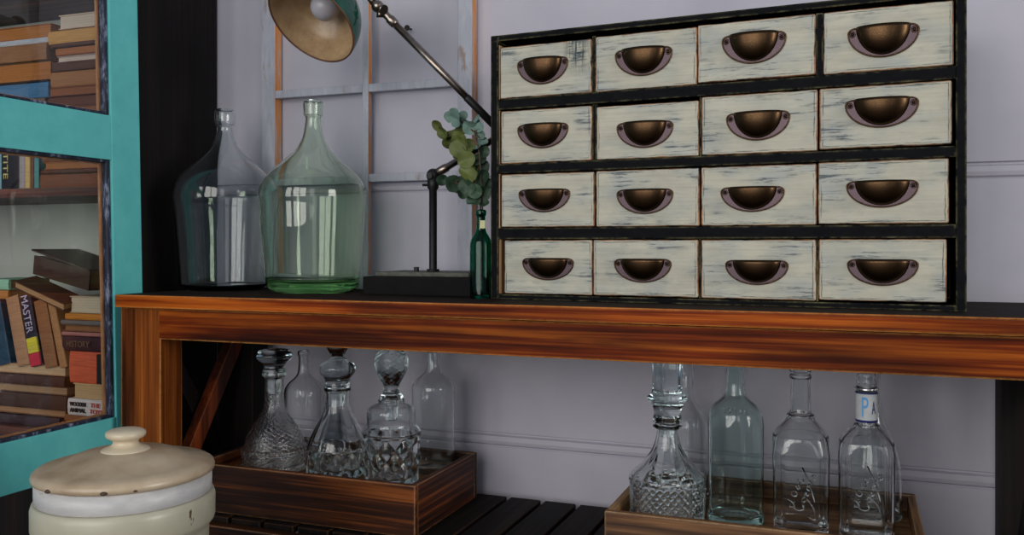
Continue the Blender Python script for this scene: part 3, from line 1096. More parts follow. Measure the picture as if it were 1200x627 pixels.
def stroke_script(cu, view, side, z_mid, dist, scale):
    """flowing signature strokes lying on the flat face"""
    b = MB()
    def pl(pts, r=0.0010):
        b.tube([cu + view * dist + side * (x_ * scale) + Vector((0, 0, z_mid + z_ * scale)) for x_, z_ in pts], r, 5)
    def loop(cx, cz, rx, rz, ang, a0, a1, n=14):
        o = []
        for i in range(n + 1):
            tt = math.radians(a0 + (a1 - a0) * i / n)
            px, pz = rx * math.cos(tt), rz * math.sin(tt)
            o.append((cx + px * math.cos(ang) - pz * math.sin(ang), cz + px * math.sin(ang) + pz * math.cos(ang)))
        return o
    up = math.radians(62)
    dx_, dz__ = math.cos(up), math.sin(up)
    # first word climbs steeply on the left, second word's capital sweeps round on the right
    def glyphs(word, ox, oz, ang, size, gap):
        ca, sa = math.cos(ang), math.sin(ang)
        G = {'J': [(0.55, 1), (0.6, 0.2), (0.3, -0.3), (0.0, 0.0), (0.5, 0.25)], 'o': loop(0.3, 0.25, 0.25, 0.27, 0, 60, 420, 10), 's': [(0.1, 0), (0.4, 0.6), (0.55, 0.25), (0.25, 0.0), (0.6, 0.05)],
             'e': [(0.05, 0.2), (0.5, 0.35), (0.35, 0.58), (0.08, 0.3), (0.25, 0.0), (0.6, 0.15)], 'C': loop(0.5, 0.45, 0.5, 0.6, 0, 40, 320, 12), 'u': [(0.05, 0.55), (0.1, 0.05), (0.35, 0.05), (0.5, 0.55), (0.55, 0.02)],
             'r': [(0.05, 0.05), (0.2, 0.6), (0.3, 0.48), (0.5, 0.5), (0.5, 0.05)], 'v': [(0.0, 0.55), (0.25, 0.0), (0.5, 0.6)]}
        adv = 0
        for ch in word:
            pl([(ox + (px + adv) * size * ca - pz * size * sa, oz + (px + adv) * size * sa + pz * size * ca) for px, pz in G[ch]], 0.0009)
            adv += (1.05 if ch in 'JC' else 0.68) + gap
    glyphs('Jose', -0.30, -0.62, math.radians(64), 0.30, 0.0)
    glyphs('Cuervo', -0.02, -0.72, math.radians(66), 0.26, 0.0)
    pl([(0.02, 0.55), (0.16, 0.25), (0.28, -0.1), (0.36, -0.45)])
    pl(loop(0.2, -0.62, 0.12, 0.34, 0.45, -150, 170, 18))
    return b


for (u, Y, rot, prs, lab, sgn) in (
        (938, 1.415, 0.03, [(425, 11.8), (427, 13.2), (434, 13.2), (436, 12), (438.5, 12), (440, 13), (443, 13), (445, 12), (470, 12), (482, 12.6), (485, 16), (489, 16.6), (491, 17), (496, 22), (502, 28), (508, 31.6), (515, 33.2), (560, 32.5), (610, 31.5)],
         'square clear bottle with embossed script and a bare neck, beside the aqua bottle', 0),
        (1015.5, 1.405, 0.0, [(437, 11.8), (439, 12.4), (442, 12.4), (444, 11.8), (446, 12.4), (449, 12.4), (451, 11.8), (453, 12.6), (456, 12.6), (458, 12.4), (494, 12.6), (497, 15), (500, 16), (504, 22), (509, 28), (515, 31.6), (521, 33), (560, 32.5), (615, 32)],
         'square clear bottle with embossed script and a blue and white paper band round its neck', 1)):
    t = base_thing('bottle', lab, 'bottle', u, Y, ZFL, 'crate bottles')
    a_c = math.atan2(0 - Y, 0 - X_(u, Y)) + rot       # a flat face turned to the room
    sm_ = poly_mod(4, 0.86, vz(498, u, Y), 0.040, a_c)
    vessel('body', 'g_clear', u, Y, prs, ZFL, t, 0.0035, 0.012, mod=sm_, inner_mod=sm_, rows=0.005, seg=96)
    cu = Vector((X_(u, Y), Y, 0))
    view = Vector((math.cos(a_c), math.sin(a_c), 0))
    side = Vector((-view.y, view.x, 0))
    s_, c_ = sc(u, Y)
    stroke_script(cu, view, side, vz(562, u, Y), 31.8 * s_ * c_ + 0.0002, 0.052).build('embossed_script', 'g_cut', t)
    if sgn:
        zt_, zb_ = vz(458.5, u, Y), vz(493.5, u, Y)
        r0 = 12.5 * s_ * c_ + 0.0006
        M['paper'] = plain('white_neck_paper', rgb(188, 192, 194), 0.7, var=0.14, scale=60)
        M['ink_navy'] = plain('navy_print', rgb(26, 34, 96), 0.6)
        M['ink_blue'] = plain('light_blue_print', rgb(86, 150, 206), 0.6)
        bb = MB().lathe([(r0, zb_), (r0 + 0.0004, zb_), (r0 + 0.0004, zb_ + 0.0035), (r0 + 0.0004, zt_ - 0.0025), (r0 + 0.0004, zt_), (r0, zt_)], cu.x, cu.y, 48, closed=True, mis=[0, 1, 0, 1, 0, 0])
        band = bb.build('paper_band', ['paper', 'ink_navy'], t)
        vf = (Vector((0, 0, 0)) - cu).normalized()
        sd = Vector((-vf.y, vf.x, 0))
        lettering('P', 0.03, cu + vf * (r0 + 0.0006) + sd * -0.002 + Vector((0, 0, vz(475, u, Y))), sd, (0, 0, 1), 'ink_blue', band, 'printed_letter', 0.0002, width=0.009, height=0.028)
        d2 = (vf + sd * 0.75).normalized()
        lettering('A', 0.02, cu + d2 * (r0 + 0.0009) + Vector((0, 0, vz(476, u, Y))), Vector((-d2.y, d2.x, 0)), (0, 0, 1), 'ink_navy', band, 'printed_letter', 0.0002, width=0.006, height=0.018)
# B7 behind the labelled bottle
u, Y = 1021, 1.545
t = base_thing('bottle', 'clear round bottle almost hidden behind the bottle with the paper neck band', 'bottle', u, Y, ZFL, 'clear bottles')
vessel('body', 'g_clear', u, Y, [(420, 10), (422, 11.2), (445, 10.6), (470, 11.4), (490, 15), (505, 22), (520, 29), (535, 33), (550, 35), (575, 36), (595, 36)], ZFL, t, 0.0025, 0.008)

# ================================================================== LAMP
YL = 1.53
lamp = thing('desk_lamp', 'old jointed desk lamp with a dark green enamel shade and black base', 'lamp', (X_(490, YL), YL, ZT))
x0, x1 = X_(425, 1.468), X_(552, 1.468)
MB().box((x0, 1.468, ZT), (x1, 1.622, ZT + 0.0345), 0.002).build('base', 'lampbase', lamp)
MB().box((x0 + 0.016, 1.486, ZT + 0.0345), (x1 - 0.012, 1.605, ZT + 0.0430), 0.002).build('base_plate', 'lampplate', lamp)
b = MB()
pb = at(488, 318, 1.53)
b.box((pb.x - 0.004, 1.526, ZT + 0.042), (pb.x + 0.004, 1.534, ZT + 0.0515), 0.001)
b.build('switch', 'iron', lamp)
P0 = Vector((X_(507.5, YL), YL, ZT + 0.042))
J1 = at(512, 208, YL)
PT = Vector((P0.x, YL, J1.z + 0.004))
s_ = sc(507, YL)[0]
MB().tube([P0, P0 + Vector((0, 0, 0.004)), PT - Vector((0, 0, 0.028)), PT - Vector((0, 0, 0.024)), PT], [5.2 * s_, 4.6 * s_, 4.6 * s_, 6.6 * s_, 6.8 * s_], 20).tube([P0 - Vector((0, 0, 0)), P0 + Vector((0, 0, 0.006))], 0.012, 20).build('post', 'iron', lamp)
EL = at(589, 157, 1.58)
JS = at(438, 3, 1.46)             # joint near the shade
b = MB().ball(PT, 0.0135, 20, scale=(1, 0.85, 1)).tube([PT + Vector((0, -0.016, -0.001)), PT + Vector((0, 0.016, -0.001))], 0.006, 14)
b.tube([PT + Vector((-0.02, -0.004, -0.018)), PT + Vector((0, -0.004, -0.018))], 0.0025, 8)
b.build('base_joint', 'iron', lamp)
dl = (EL - PT).normalized()
MB().tube([PT + dl * 0.006, PT + dl * 0.03, PT + dl * 0.034, EL], [0.0085, 0.0085, 0.0068, 0.0068], 16).build('lower_arm', 'steel', lamp)
MB().ball(EL, 0.0125, 20).tube([EL + Vector((0, -0.017, 0)), EL + Vector((0, 0.014, 0))], 0.0058, 14).build('elbow_joint', 'iron', lamp)
du = (JS - EL).normalized()
Lr = (JS - EL).length
MB().tube([EL + du * 0.008, EL + du * (Lr - 0.055)], [0.0070, 0.0070], 20).build('upper_arm', 'steel', lamp)
MB().tube([EL + du * 0.006, EL + du * 0.0965, EL + du * 0.098], [0.0077, 0.0077, 0.0071], 20).build('arm_sleeve', 'iron', lamp)
# shade
R_ = Vector((CS, SN, 0))
U_ = Vector((0, 0, 1))
F_ = Vector((-SN, CS, 0))
us, vs_ = 364.5, 26.0
d = (F_ * F + R_ * (us - 600) + U_ * (HV - vs_)).normalized()
rl = (R_ - d * R_.dot(d)).normalized()
ul = rl.cross(d)
YSH = 1.40
csh = at(us, vs_, YSH)
nopen = (-d * 0.61 + (rl * -0.69 + ul * -0.72) * 0.793).normalized()
kk = csh.length if False else (csh - Vector((0, 0, ZC))).length / math.sqrt(F * F + (us - 600) ** 2 + (HV - vs_) ** 2)
RS = 57.1 * kk
ax = -nopen
xa = ax.orthogonal().normalized()
mt = Matrix.Translation(csh) @ Matrix((xa, ax.cross(xa), ax)).transposed().to_4x4()
ow = [(1.0, 0.0), (1.005, 0.06), (0.985, 0.22), (0.93, 0.42), (0.83, 0.62), (0.68, 0.80), (0.50, 0.93), (0.36, 1.0), (0.33, 1.06), (0.32, 1.16)]
ow = [(r * RS, z * RS * 0.98) for r, z in spline(ow, 3)]
iw = [(max(r - 0.0022, 0.001), z + (0.0 if z < 0.05 else -0.0015)) for r, z in ow if z < 1.0 * RS * 0.98]
allp = ow + [(0.0, ow[-1][1])]
n1 = len(allp)
shade = MB()
shade.lathe(allp + [(0.0, iw[-1][1])] + list(reversed(iw)), seg=64, mat=mt, closed=True, mis=[0] * (n1 - 1) + [1] * (len(iw) + 1) + [2])
sh = shade.build('lamp_shade', ['green_enamel', 'cream_enamel', 'shade_rim'], lamp)
b = MB().tube([csh + (xa * math.cos(q) + ax.cross(xa) * math.sin(q)) * (RS - 0.0008) for q in [2 * math.pi * k / 64 for k in range(65)]], 0.0018, 6, cap=False)
b.build('shade_rim', 'shade_rim', lamp)
bc = csh + ax * RS * 0.56
MB().lathe([(0.0, -0.028), (0.012, -0.0255), (0.0215, -0.018), (0.027, -0.006), (0.0275, 0.003), (0.025, 0.013), (0.018, 0.024), (0.014, 0.032), (0.013, 0.046), (0.0, 0.046)], seg=32, mat=Matrix.Translation(bc) @ mt.to_3x3().to_4x4()).build('light_bulb', 'bulb', lamp)
ap = csh + ax * ow[-1][1]
sk = ap + ax * 0.03
MB().tube([ap - ax * 0.004, ap + ax * 0.004, ap + ax * 0.005, sk, sk + ax * 0.004], [0.024, 0.022, 0.017, 0.017, 0.010], 24).build('lamp_socket', 'iron', lamp)
b = MB()
b.tube([sk - ax * 0.012, (sk + JS) / 2 + Vector((0, 0, 0.012)), JS], [0.007, 0.0065, 0.007], 14)
e0 = EL + du * (Lr - 0.058)
b.tube([e0, e0 + du * 0.004, e0 + du * 0.016, e0 + du * 0.020, e0 + du * 0.026, JS], [0.0072, 0.0092, 0.0092, 0.0070, 0.0075, 0.0075], 16)
ju = JS - du * 0.010
b.ball(ju, 0.012, 18)
kn = (rl * 0.5 - ul * 0.3 - d * 0.8).normalized()
b.tube([ju - kn * 0.012, ju + kn * 0.014, ju + kn * 0.015, ju + kn * 0.021], [0.006, 0.006, 0.0095, 0.0095], 14)
b.tube([ju + rl * 0.004 - ul * 0.008, ju + rl * 0.004 - ul * 0.02], [0.006, 0.0075], 12)
b.build('shade_joint', 'steel', lamp)

# ================================================================== EMERALD BOTTLE AND EUCALYPTUS
u, Y = 563.6, 1.446
t = base_thing('bottle_vase', 'slim emerald green fluted glass bottle holding eucalyptus beside the cabinet', 'bottle', u, Y, ZT)
fl = ribs(14, 0.028, ZT + 0.006, Z_(u, 281, Y), 0.006)
vessel('body', 'g_emerald', u, Y, [(246, 5.2), (247, 6.4), (252, 6.4), (254, 5.2), (266, 5.4), (272, 6.6), (277, 9.6), (282, 12), (287, 12.8), (292, 13), (320, 13), (345, 13)], ZT, t, 0.002, 0.006, mod=fl, base_r=0.0195, rows=0.004, seg=84)
M['ink_label'] = plain('cream_sticker', rgb(200, 200, 150), 0.6)
b = MB()
pc = at(565.5, 263, Y - 0.0105)
b.box((pc.x - 0.005, pc.y - 0.0008, pc.z - 0.007), (pc.x + 0.005, pc.y + 0.0002, pc.z + 0.007), 0.0003)
b.build('neck_sticker', 'ink_label', t)


def leaf(b, c, r, nrm, tip, mi=0, cup=0.25, wav=0.0):
    nrm = Vector(nrm).normalized()
    tip = Vector(tip)
    tip = (tip - nrm * tip.dot(nrm)).normalized()
    sd = nrm.cross(tip)
    n, rings = 16, 4
    ph = random.random() * 6
    def pos(q, a, off):
        x_, y_ = q * math.cos(a), q * math.sin(a) * 0.92
        zz = cup * (x_ * x_ * 0.6 + abs(y_) * 0.8 - 0.25) + wav * math.sin(3 * a + ph) * q * q
        return c + tip * (x_ * r) + sd * (y_ * r) + nrm * ((zz + off) * r)
    for off, flip in ((0.0, False), (-0.05, True)):
        cen = b.b.verts.new(pos(0, 0, off))
        prev = None
        for k in range(1, rings + 1):
            row = [b.b.verts.new(pos(k / rings, 2 * math.pi * i / n, off if k < rings else -0.025)) for i in range(n)]
            for i in range(n):
                j = (i + 1) % n
                vs = (cen, row[i], row[j]) if prev is None else (prev[i], row[i], row[j], prev[j])
                f = b.b.faces.new(tuple(reversed(vs)) if flip else vs)
                f.smooth = True
                f.material_index = mi
            prev = row


mouth = Vector((X_(563.6, 1.452), 1.452, Z_(563.6, 252, 1.452)))
bottom = Vector((mouth.x, mouth.y, ZT + 0.03))


def sprig(label, mats, pts, leaves, g='eucalyptus sprigs'):
    t = thing('eucalyptus_sprig', label, 'plant', bottom, g)
    of = Vector(((len(label) % 3 - 1) * 0.0032, (len(label) % 2) * 0.002, 0))
    path = [bottom + of, mouth + of + Vector((0, 0, -0.01))] + [at(*p) for p in pts]
    MB().tube(path, [0.0014] * len(path), 6).build('stem', 'stem', t)
    b = MB()
    for (lu, lv, lY, r) in leaves:
        c = at(lu, lv, lY)
        near = min(path[1:], key=lambda p: (p - c).length)
        tip = c - near
        if tip.length < 0.004:
            tip = Vector((random.uniform(-1, 1), 0, 0.5))
        view = (Vector((0, 0, ZC)) - c).normalized()
        nr = view + Vector((random.uniform(-.9, .9), random.uniform(-.4, .4), random.uniform(-.5, 1.1)))
        leaf(b, c, r * random.uniform(0.85, 1.1), nr, tip, 0, random.uniform(0.2, 0.7), random.uniform(0.05, 0.2))
        b.tube([near, (near + c) / 2, c - tip.normalized() * r * 0.8], 0.0007, 5, 1)
    b.build('leaves', [mats, 'stem'], t, normals=False)
    return t


# kept left of the cabinet's side (x < -0.58)
sprig('olive green eucalyptus sprig leaning left from the emerald bottle', 'leaf_olive', [(558, 215, 1.452), (548, 185, 1.45), (532, 163, 1.445), (514, 146, 1.44)],
      [(513, 147, 1.44, .0125), (519, 156, 1.44, .015), (528, 158, 1.445, .015), (536, 162, 1.44, .016), (536, 175, 1.435, .0165), (546, 187, 1.435, .0165), (549, 171, 1.45, .013), (525, 167, 1.45, .012), (548, 203, 1.435, .0165), (541, 153, 1.455, .012), (530, 170, 1.455, .0145), (543, 165, 1.44, .0145), (538, 183, 1.45, .013), (551, 194, 1.445, .013)])
sprig('pale teal eucalyptus sprig standing tallest in the emerald bottle', 'leaf_teal', [(564, 215, 1.45), (562, 180, 1.45), (556, 155, 1.45), (540, 142, 1.45)],
      [(527, 137, 1.45, .0125), (536, 141, 1.445, .014), (550, 149, 1.445, .0135), (543, 135, 1.455, .009), (563, 157, 1.455, .0125), (559, 140, 1.455, .0105), (559, 173, 1.45, .011), (566, 166, 1.46, .011), (545, 143, 1.45, .0125), (533, 133, 1.45, .011), (556, 147, 1.46, .0125), (562, 149, 1.45, .011)])
sprig('dark green eucalyptus sprig drooping low beside the lamp post', 'leaf_dark', [(562, 232, 1.445), (552, 222, 1.44), (534, 214, 1.44)],
      [(529, 216, 1.44, .0155), (548, 219, 1.435, .0185), (555, 236, 1.44, .0155), (518, 211, 1.45, .011), (560, 188, 1.46, .016), (563, 208, 1.45, .015), (566, 226, 1.45, .014), (540, 211, 1.45, .013), (567, 178, 1.462, .013), (563, 197, 1.465, .016), (537, 219, 1.45, .0145), (542, 226, 1.45, .012), (556, 224, 1.435, .0135), (569, 215, 1.462, .014), (566, 238, 1.45, .0115)])

# ================================================================== OLD SASH WINDOW LEANED ON THE WALL
YS = 1.650
sash = thing('sash_frame', 'old unglazed sash window frame with peeling white paint leaning against the back wall', 'window frame', (X_(432, YS), 1.66, ZT))
ztop = ZT + 0.80


def stile(u0, u1, z0, z1, name, y1=1.676, y0=YS):
    MB().box((X_(u0, y0), y0, z0), (X_(u1, y0), y1, z1), 0.001, face_mi={'+x': 1}, seg=1).build(name, ['sash', 'sash_raw'], sash)


stile(306, 322, ZT + 0.0005, ztop, 'stile')
stile(536, 553, ZT + 0.0005, ztop, 'stile')
xl, xr = X_(322, YS), X_(536, YS)
stile(424.5, 431.5, ZT + 0.03, ztop - 0.04, 'upright_muntin', 1.664)
for v in (103, 208.5):
    um = 430
    zc_ = Z_(um, v, YS)
    xm = X_(424.5, YS)
    xm2 = X_(431.5, YS)
    for xa_, xb_ in ((xl, xm), (xm2, xr)):
        MB().box((xa_, YS + 0.001, zc_ - 0.0085), (xb_, 1.664, zc_ + 0.0085), 0.001, seg=1).build('cross_muntin', 'sash', sash)
MB().box((xl, YS, ZT + 0.0005), (xr, 1.676, ZT + 0.03), 0.001).build('bottom_rail', 'sash', sash)
MB().box((xl, YS, ztop - 0.04), (xr, 1.676, ztop), 0.001).build('top_rail', 'sash', sash)
# nail in the wall
pn = at(482, 35, W)
b = MB().tube([pn + Vector((0, 0.01, 0.002)), pn - Vector((0, 0.018, 0.0))], 0.0022, 8).tube([pn - Vector((0, 0.018, 0)), pn - Vector((0, 0.0205, 0))], 0.006, 12)
tag(b.build('nail', 'nail', loc=pn), 'small dark nail in the wall above the sash frame bars', 'nail')

# ================================================================== STONEWARE CROCK
YC_ = 0.95
cx, cy = -1.332 * math.sin(math.radians(44.5)), 0.95
kz = 1.332 * math.cos(math.radians(23.5)) / F


def cz(v):
    return ZC + (HV - v) * kz


zbase = cz(577) - 0.215
crock = thing('stoneware_crock', 'round pale stoneware crock with a chipped beige knobbed lid in the foreground', 'crock', (cx, cy, zbase))
prof = [(0.0, zbase), (0.098, zbase), (0.102, zbase + 0.004), (0.1065, zbase + 0.05), (0.109, cz(577) - 0.052), (0.1095, cz(577) - 0.048), (0.1155, cz(577) - 0.041), (0.1170, cz(577) - 0.036), (0.1172, cz(577) - 0.010), (0.1150, cz(577) - 0.003), (0.1115, cz(577)),
        (0.1095, cz(577) - 0.004), (0.1085, cz(577) - 0.03), (0.095, zbase + 0.02), (0.0, zbase + 0.012)]
MB().lathe(prof, cx, cy, 96).build('body', 'stone', crock)
zr = cz(552)
lid = MB().lathe([(0.0, zr - 0.004), (0.104, zr - 0.004), (0.112, zr - 0.0035), (0.1160, zr - 0.001), (0.1165, zr + 0.003), (0.1150, zr + 0.0075), (0.110, zr + 0.011), (0.098, zr + 0.0135), (0.084, zr + 0.0165), (0.072, zr + 0.022), (0.058, zr + 0.027), (0.04, zr + 0.0295), (0.0, zr + 0.031)], cx, cy, 96).build('lid', 'lid', crock)
MB().lathe([(0.0, cz(577) - 0.002), (0.1085, cz(577) - 0.004), (0.1125, cz(577) + 0.001), (0.1128, zr - 0.0045), (0.0, zr - 0.0045)], cx, cy, 96).build('collar', 'collar', lid)
kb = zr + 0.0285
MB().lathe(spline([(0.0, kb), (0.0305, kb), (0.0285, kb + 0.004), (0.020, kb + 0.0075), (0.0165, kb + 0.0115), (0.0185, kb + 0.0155), (0.0245, kb + 0.019), (0.0262, kb + 0.0235), (0.0235, kb + 0.0275), (0.015, kb + 0.030), (0.0, kb + 0.031)], 3), cx, cy, 48).build('knob', 'lid_knob', lid)
# chips on the rim of the lid
for ang, s1 in ((-96, 0.0045), (-58, 0.0045), (-40, 0.0025)):
    a = math.radians(ang)
    MB().ball((cx + 0.1158 * math.cos(a), cy + 0.1158 * math.sin(a), zr + 0.0005), s1, 12, scale=(1, 1, 0.6)).build('chip', 'chip', lid)
# stand under the crock
st = thing('low_stool', 'low dark wooden stool carrying the stoneware crock', 'stool', (cx, cy, 0))
MB().box((cx - 0.15, cy - 0.14, zbase - 0.022), (cx + 0.15, cy + 0.14, zbase - 0.0002), 0.004).build('seat', 'slat', st)
for sx in (-1, 1):
    for sy in (-1, 1):
        MB().box((cx + sx * 0.12 - 0.018, cy + sy * 0.11 - 0.018, 0), (cx + sx * 0.12 + 0.018, cy + sy * 0.11 + 0.018, zbase - 0.022), 0.003).build('leg', 'slat', st)

# ================================================================== BOOKCASE WITH OPEN TEAL DOOR
BX1, BX0 = -1.375, -2.42
BYF, BYB = 1.395, 1.676
SH1 = ZC + 0.1216                  # middle shelf top
SH2 = ZC + 0.252                   # upper shelf top
SHB = ZC - 0.392                   # bottom of the glazed part
BT = 1.66
bk = thing('bookcase', 'dark wooden bookcase packed with old books, its teal glazed door swung open', 'bookcase', ((BX0 + BX1) / 2, (BYF + BYB) / 2, 0))
MB().box((BX1 - 0.024, BYF, 0), (BX1, BYB, BT), 0.002).build('side_panel', 'bookcase', bk)
MB().box((BX0, BYF, 0), (BX0 + 0.024, BYB, BT), 0.002).build('side_panel', 'bookcase', bk)
MB().box((BX0 + 0.024, BYB - 0.01, 0.02), (BX1 - 0.024, BYB - 0.001, BT - 0.02)).build('back_panel', 'pale_back', bk)
MB().box((BX0 - 0.01, BYF - 0.01, BT), (BX1 + 0.005, BYB, BT + 0.03), 0.003).build('top', 'bookcase', bk)
for z in (SH1, SH2, SHB, SH2 + 0.33):
    MB().box((BX0 + 0.024, BYF + 0.006, z - 0.020), (BX1 - 0.024, BYB - 0.01, z - 0.0004), 0.0015).build('shelf', 'shelf', bk)
MB().box((BX0 + 0.024, BYF + 0.002, 0.02), (BX1 - 0.024, BYF + 0.022, SHB - 0.021), 0.002).build('lower_front', 'bookcase', bk)
# the door, opened square to the shelves, hinged on the right front edge
DX, DT = -1.33, 0.030
DY1, DY0 = 1.392, 0.78


def dz(u, v):
    return atx(u, v, DX).z


yi = atx(131, 187, DX).y           # inner edge of the hinge stile
zA1 = dz(127.5, 135)               # bottom of upper opening
zB1 = dz(130.5, 187.5)             # top of lower opening
zB0 = dz(131, 490)                 # bottom of lower opening
zDb = atx(0, 583, DX).z            # door bottom
zDt = 1.62
SAG = 0.024
ZSAG = ZC + 0.16


def sag(mb):                        # the door hangs a little out of square
    for v_ in mb.b.verts:
        v_.co.y -= SAG * (v_.co.z - ZSAG)
    return mb


ye = DY0 + 0.075
door = MB()
door.box((DX - DT, yi, zDb), (DX, DY1, zDt), 0.002)
door.box((DX - DT, DY0, zDb), (DX, ye, zDt), 0.002)
for z0, z1 in ((zDb, zB0), (zB1, zA1), (zDt - 0.08, zDt)):
    door.box((DX - DT + 0.0005, ye - 0.0005, z0), (DX - 0.0005, yi + 0.0005, z1), 0.0015)
dr = sag(door).build('door', 'teal', bk)
for z0, z1 in ((zB0, zB1), (zA1, zDt - 0.08)):
    fr = MB()
    wb, wh = 0.0105, 0.006
    xa_, xb_ = DX - 0.018, DX - 0.004
    fr.box((xa_, yi - wb, z0), (xb_, yi, z1), 0.003)
    fr.box((xa_, ye, z0), (xb_, ye + wb, z1), 0.003)
    fr.box((xa_, ye + wb, z0), (xb_, yi - wb, z0 + wh), 0.002)
    fr.box((xa_, ye + wb, z1 - wh), (xb_, yi - wb, z1), 0.002)
    sag(fr).build('glazing_bead', 'bead', dr)
    rs = MB()
    rs.box((xa_ - 0.005, yi - wb - 0.004, z0), (xa_, yi, z1), 0.001)
    rs.box((xa_ - 0.005, ye, z0), (xa_, ye + wb + 0.004, z1), 0.001)
    rs.box((xa_ - 0.005, ye + wb + 0.004, z0), (xa_, yi - wb - 0.004, z0 + wh + 0.003), 0.001)
    rs.box((xa_ - 0.005, ye + wb + 0.004, z1 - wh - 0.003), (xa_, yi - wb - 0.004, z1), 0.001)
    sag(rs).build('rebate_strip', 'raw_strip', dr)
    sag(MB().box((DX - 0.0160, ye + 0.004, z0 + 0.004), (DX - 0.0130, yi - 0.004, z1 - 0.004))).build('glass_pane', 'g_pane', dr)

# ---------------------------------------------------------------- books
PAL = {}


def bmat(c, rough=0.6, cloth=False):
    k = ('c', c)
    if k not in PAL:
        m = NT('book_cover_%d_%d_%d' % c).set(rough=rough, spec=0.3)
        n = m.noise(m.coords((7, 7, 130)), 2.5, 7, 0.75)
        a = rgb(*c)
        m.color(m.ramp(n, [(0.3, tuple(x_ * 0.6 for x_ in a[:3]) + (1,)), (0.55, a), (0.8, tuple(min(1, x_ * 1.35) for x_ in a[:3]) + (1,))]))
        PAL[k] = m.m
    return PAL[k]


def pmat(c):
    k = ('p', c)
    if k not in PAL:
        m = NT('page_edges_%d_%d_%d' % c).set(rough=0.8, spec=0.2)
        n = m.noise(m.coords((2, 2, 320)), 2, 4, 0.7)
        a = rgb(*c)
        m.color(m.ramp(n, [(0.3, tuple(x_ * 0.55 for x_ in a[:3]) + (1,)), (0.7, a)]))
        PAL[k] = m.m
    return PAL[k]


def flat_book(label, u0, u1, z0, z1, yf, cover, pages, spine, group, depth=0.135, rz=0.0):
    """a book lying flat; spine=True shows its rounded back to the room, else its page edges"""
    x0, x1 = X_(u0, yf), X_(u1, yf)
    t = thing('book', label, 'book', ((x0 + x1) / 2, yf + depth / 2, z0), group)
    th = min(0.0022, (z1 - z0) * 0.18)
    z1 -= 0.0005
    b = MB()
    b.box((x0, yf, z0), (x1, yf + depth, z0 + th), 0.0006, seg=1)
    b.box((x0, yf, z1 - th), (x1, yf + depth, z1), 0.0006, seg=1)
    ys, s = (yf - 0.0005, 1) if spine else (yf + depth - 0.002, -1)
    n = 6
    if spine:
        pts = []
        rr = (z1 - z0) / 2
        for k in range(n + 1):
            q = -math.pi / 2 + math.pi * k / n
            pts.append((yf - 0.003 * math.cos(q), (z0 + z1) / 2 + rr * math.sin(q)))
        pts += [(yf + 0.004, z1), (yf + 0.004, z0)]
        va_ = [b.b.verts.new((x0, y, z)) for y, z in pts]
        vb_ = [b.b.verts.new((x1, y, z)) for y, z in pts]
        for k in range(len(pts)):
            f = b.b.faces.new((va_[k], vb_[k], vb_[(k + 1) % len(pts)], va_[(k + 1) % len(pts)]))
        b.b.faces.new(va_)
        b.b.faces.new(list(reversed(vb_)))
    else:
        b.box((x0, yf + depth - 0.003, z0), (x1, yf + depth, z1), 0.0006, seg=1)
    c = b.build('cover', bmat(cover), t)
    off = 0.004 if spine else 0.0025
    MB().box((x0 + 0.003, yf + off, z0 + th), (x1 - 0.003, yf + depth - 0.0035, z1 - th)).build('pages', pmat(pages), t)
    t.rotation_euler = (0, 0, rz)
    return t, (x0, x1)


def stand_book(label, u0, u1, zb, h, yf, cover, pages, group, depth=0.125, lean=0.0):
    """a book standing upright, its spine to the room; lean in radians to the left at the top"""
    x0, x1 = X_(u0, yf), X_(u1, yf)
    wd = x1 - x0
    px = x1
    t = thing('book', label, 'book', (px, yf + depth / 2, zb), group)
    b = MB()
    th = min(0.002, wd * 0.2)
    b.box((x0, yf, zb), (x0 + th, yf + depth, zb + h), 0.0006, seg=1)
    b.box((x1 - th, yf, zb), (x1, yf + depth, zb + h), 0.0006, seg=1)
    pts = []
    for k in range(7):
        q = -math.pi / 2 + math.pi * k / 6
        pts.append(((x0 + x1) / 2 + wd / 2 * math.sin(q), yf - 0.003 * math.cos(q)))
    pts += [(x1, yf + 0.003), (x0, yf + 0.003)]
    va_ = [b.b.verts.new((x_, y_, zb)) for x_, y_ in pts]
    vb_ = [b.b.verts.new((x_, y_, zb + h)) for x_, y_ in pts]
    for k in range(len(pts)):
        b.b.faces.new((va_[k], vb_[k], vb_[(k + 1) % len(pts)], va_[(k + 1) % len(pts)]))
    b.b.faces.new(va_)
    b.b.faces.new(list(reversed(vb_)))
    b.build('cover', bmat(cover), t)
    MB().box((x0 + th, yf + 0.0035, zb + 0.003), (x1 - th, yf + depth - 0.003, zb + h - 0.003)).build('pages', pmat(pages), t)
    t.rotation_euler = (0, -lean, 0)
    return t, (x0, x1)


def stack(rows, u_ref, zb, yf, group):
    """rows bottom -> top: (label, u0, u1, px thickness, cover, pages, spine)"""
    z = zb
    s_ = sc(u_ref, yf)[0]
    out = []
    for (lab, u0, u1, th, cover, pages, spine) in rows:
        h = th * s_
        t_, xs = flat_book(lab, u0, u1, z, z + h, yf + random.uniform(-0.004, 0.006), cover, pages, spine, group, depth=random.uniform(0.12, 0.145))
        out.append((t_, xs, z, z + h))
        z += h
    return out, z


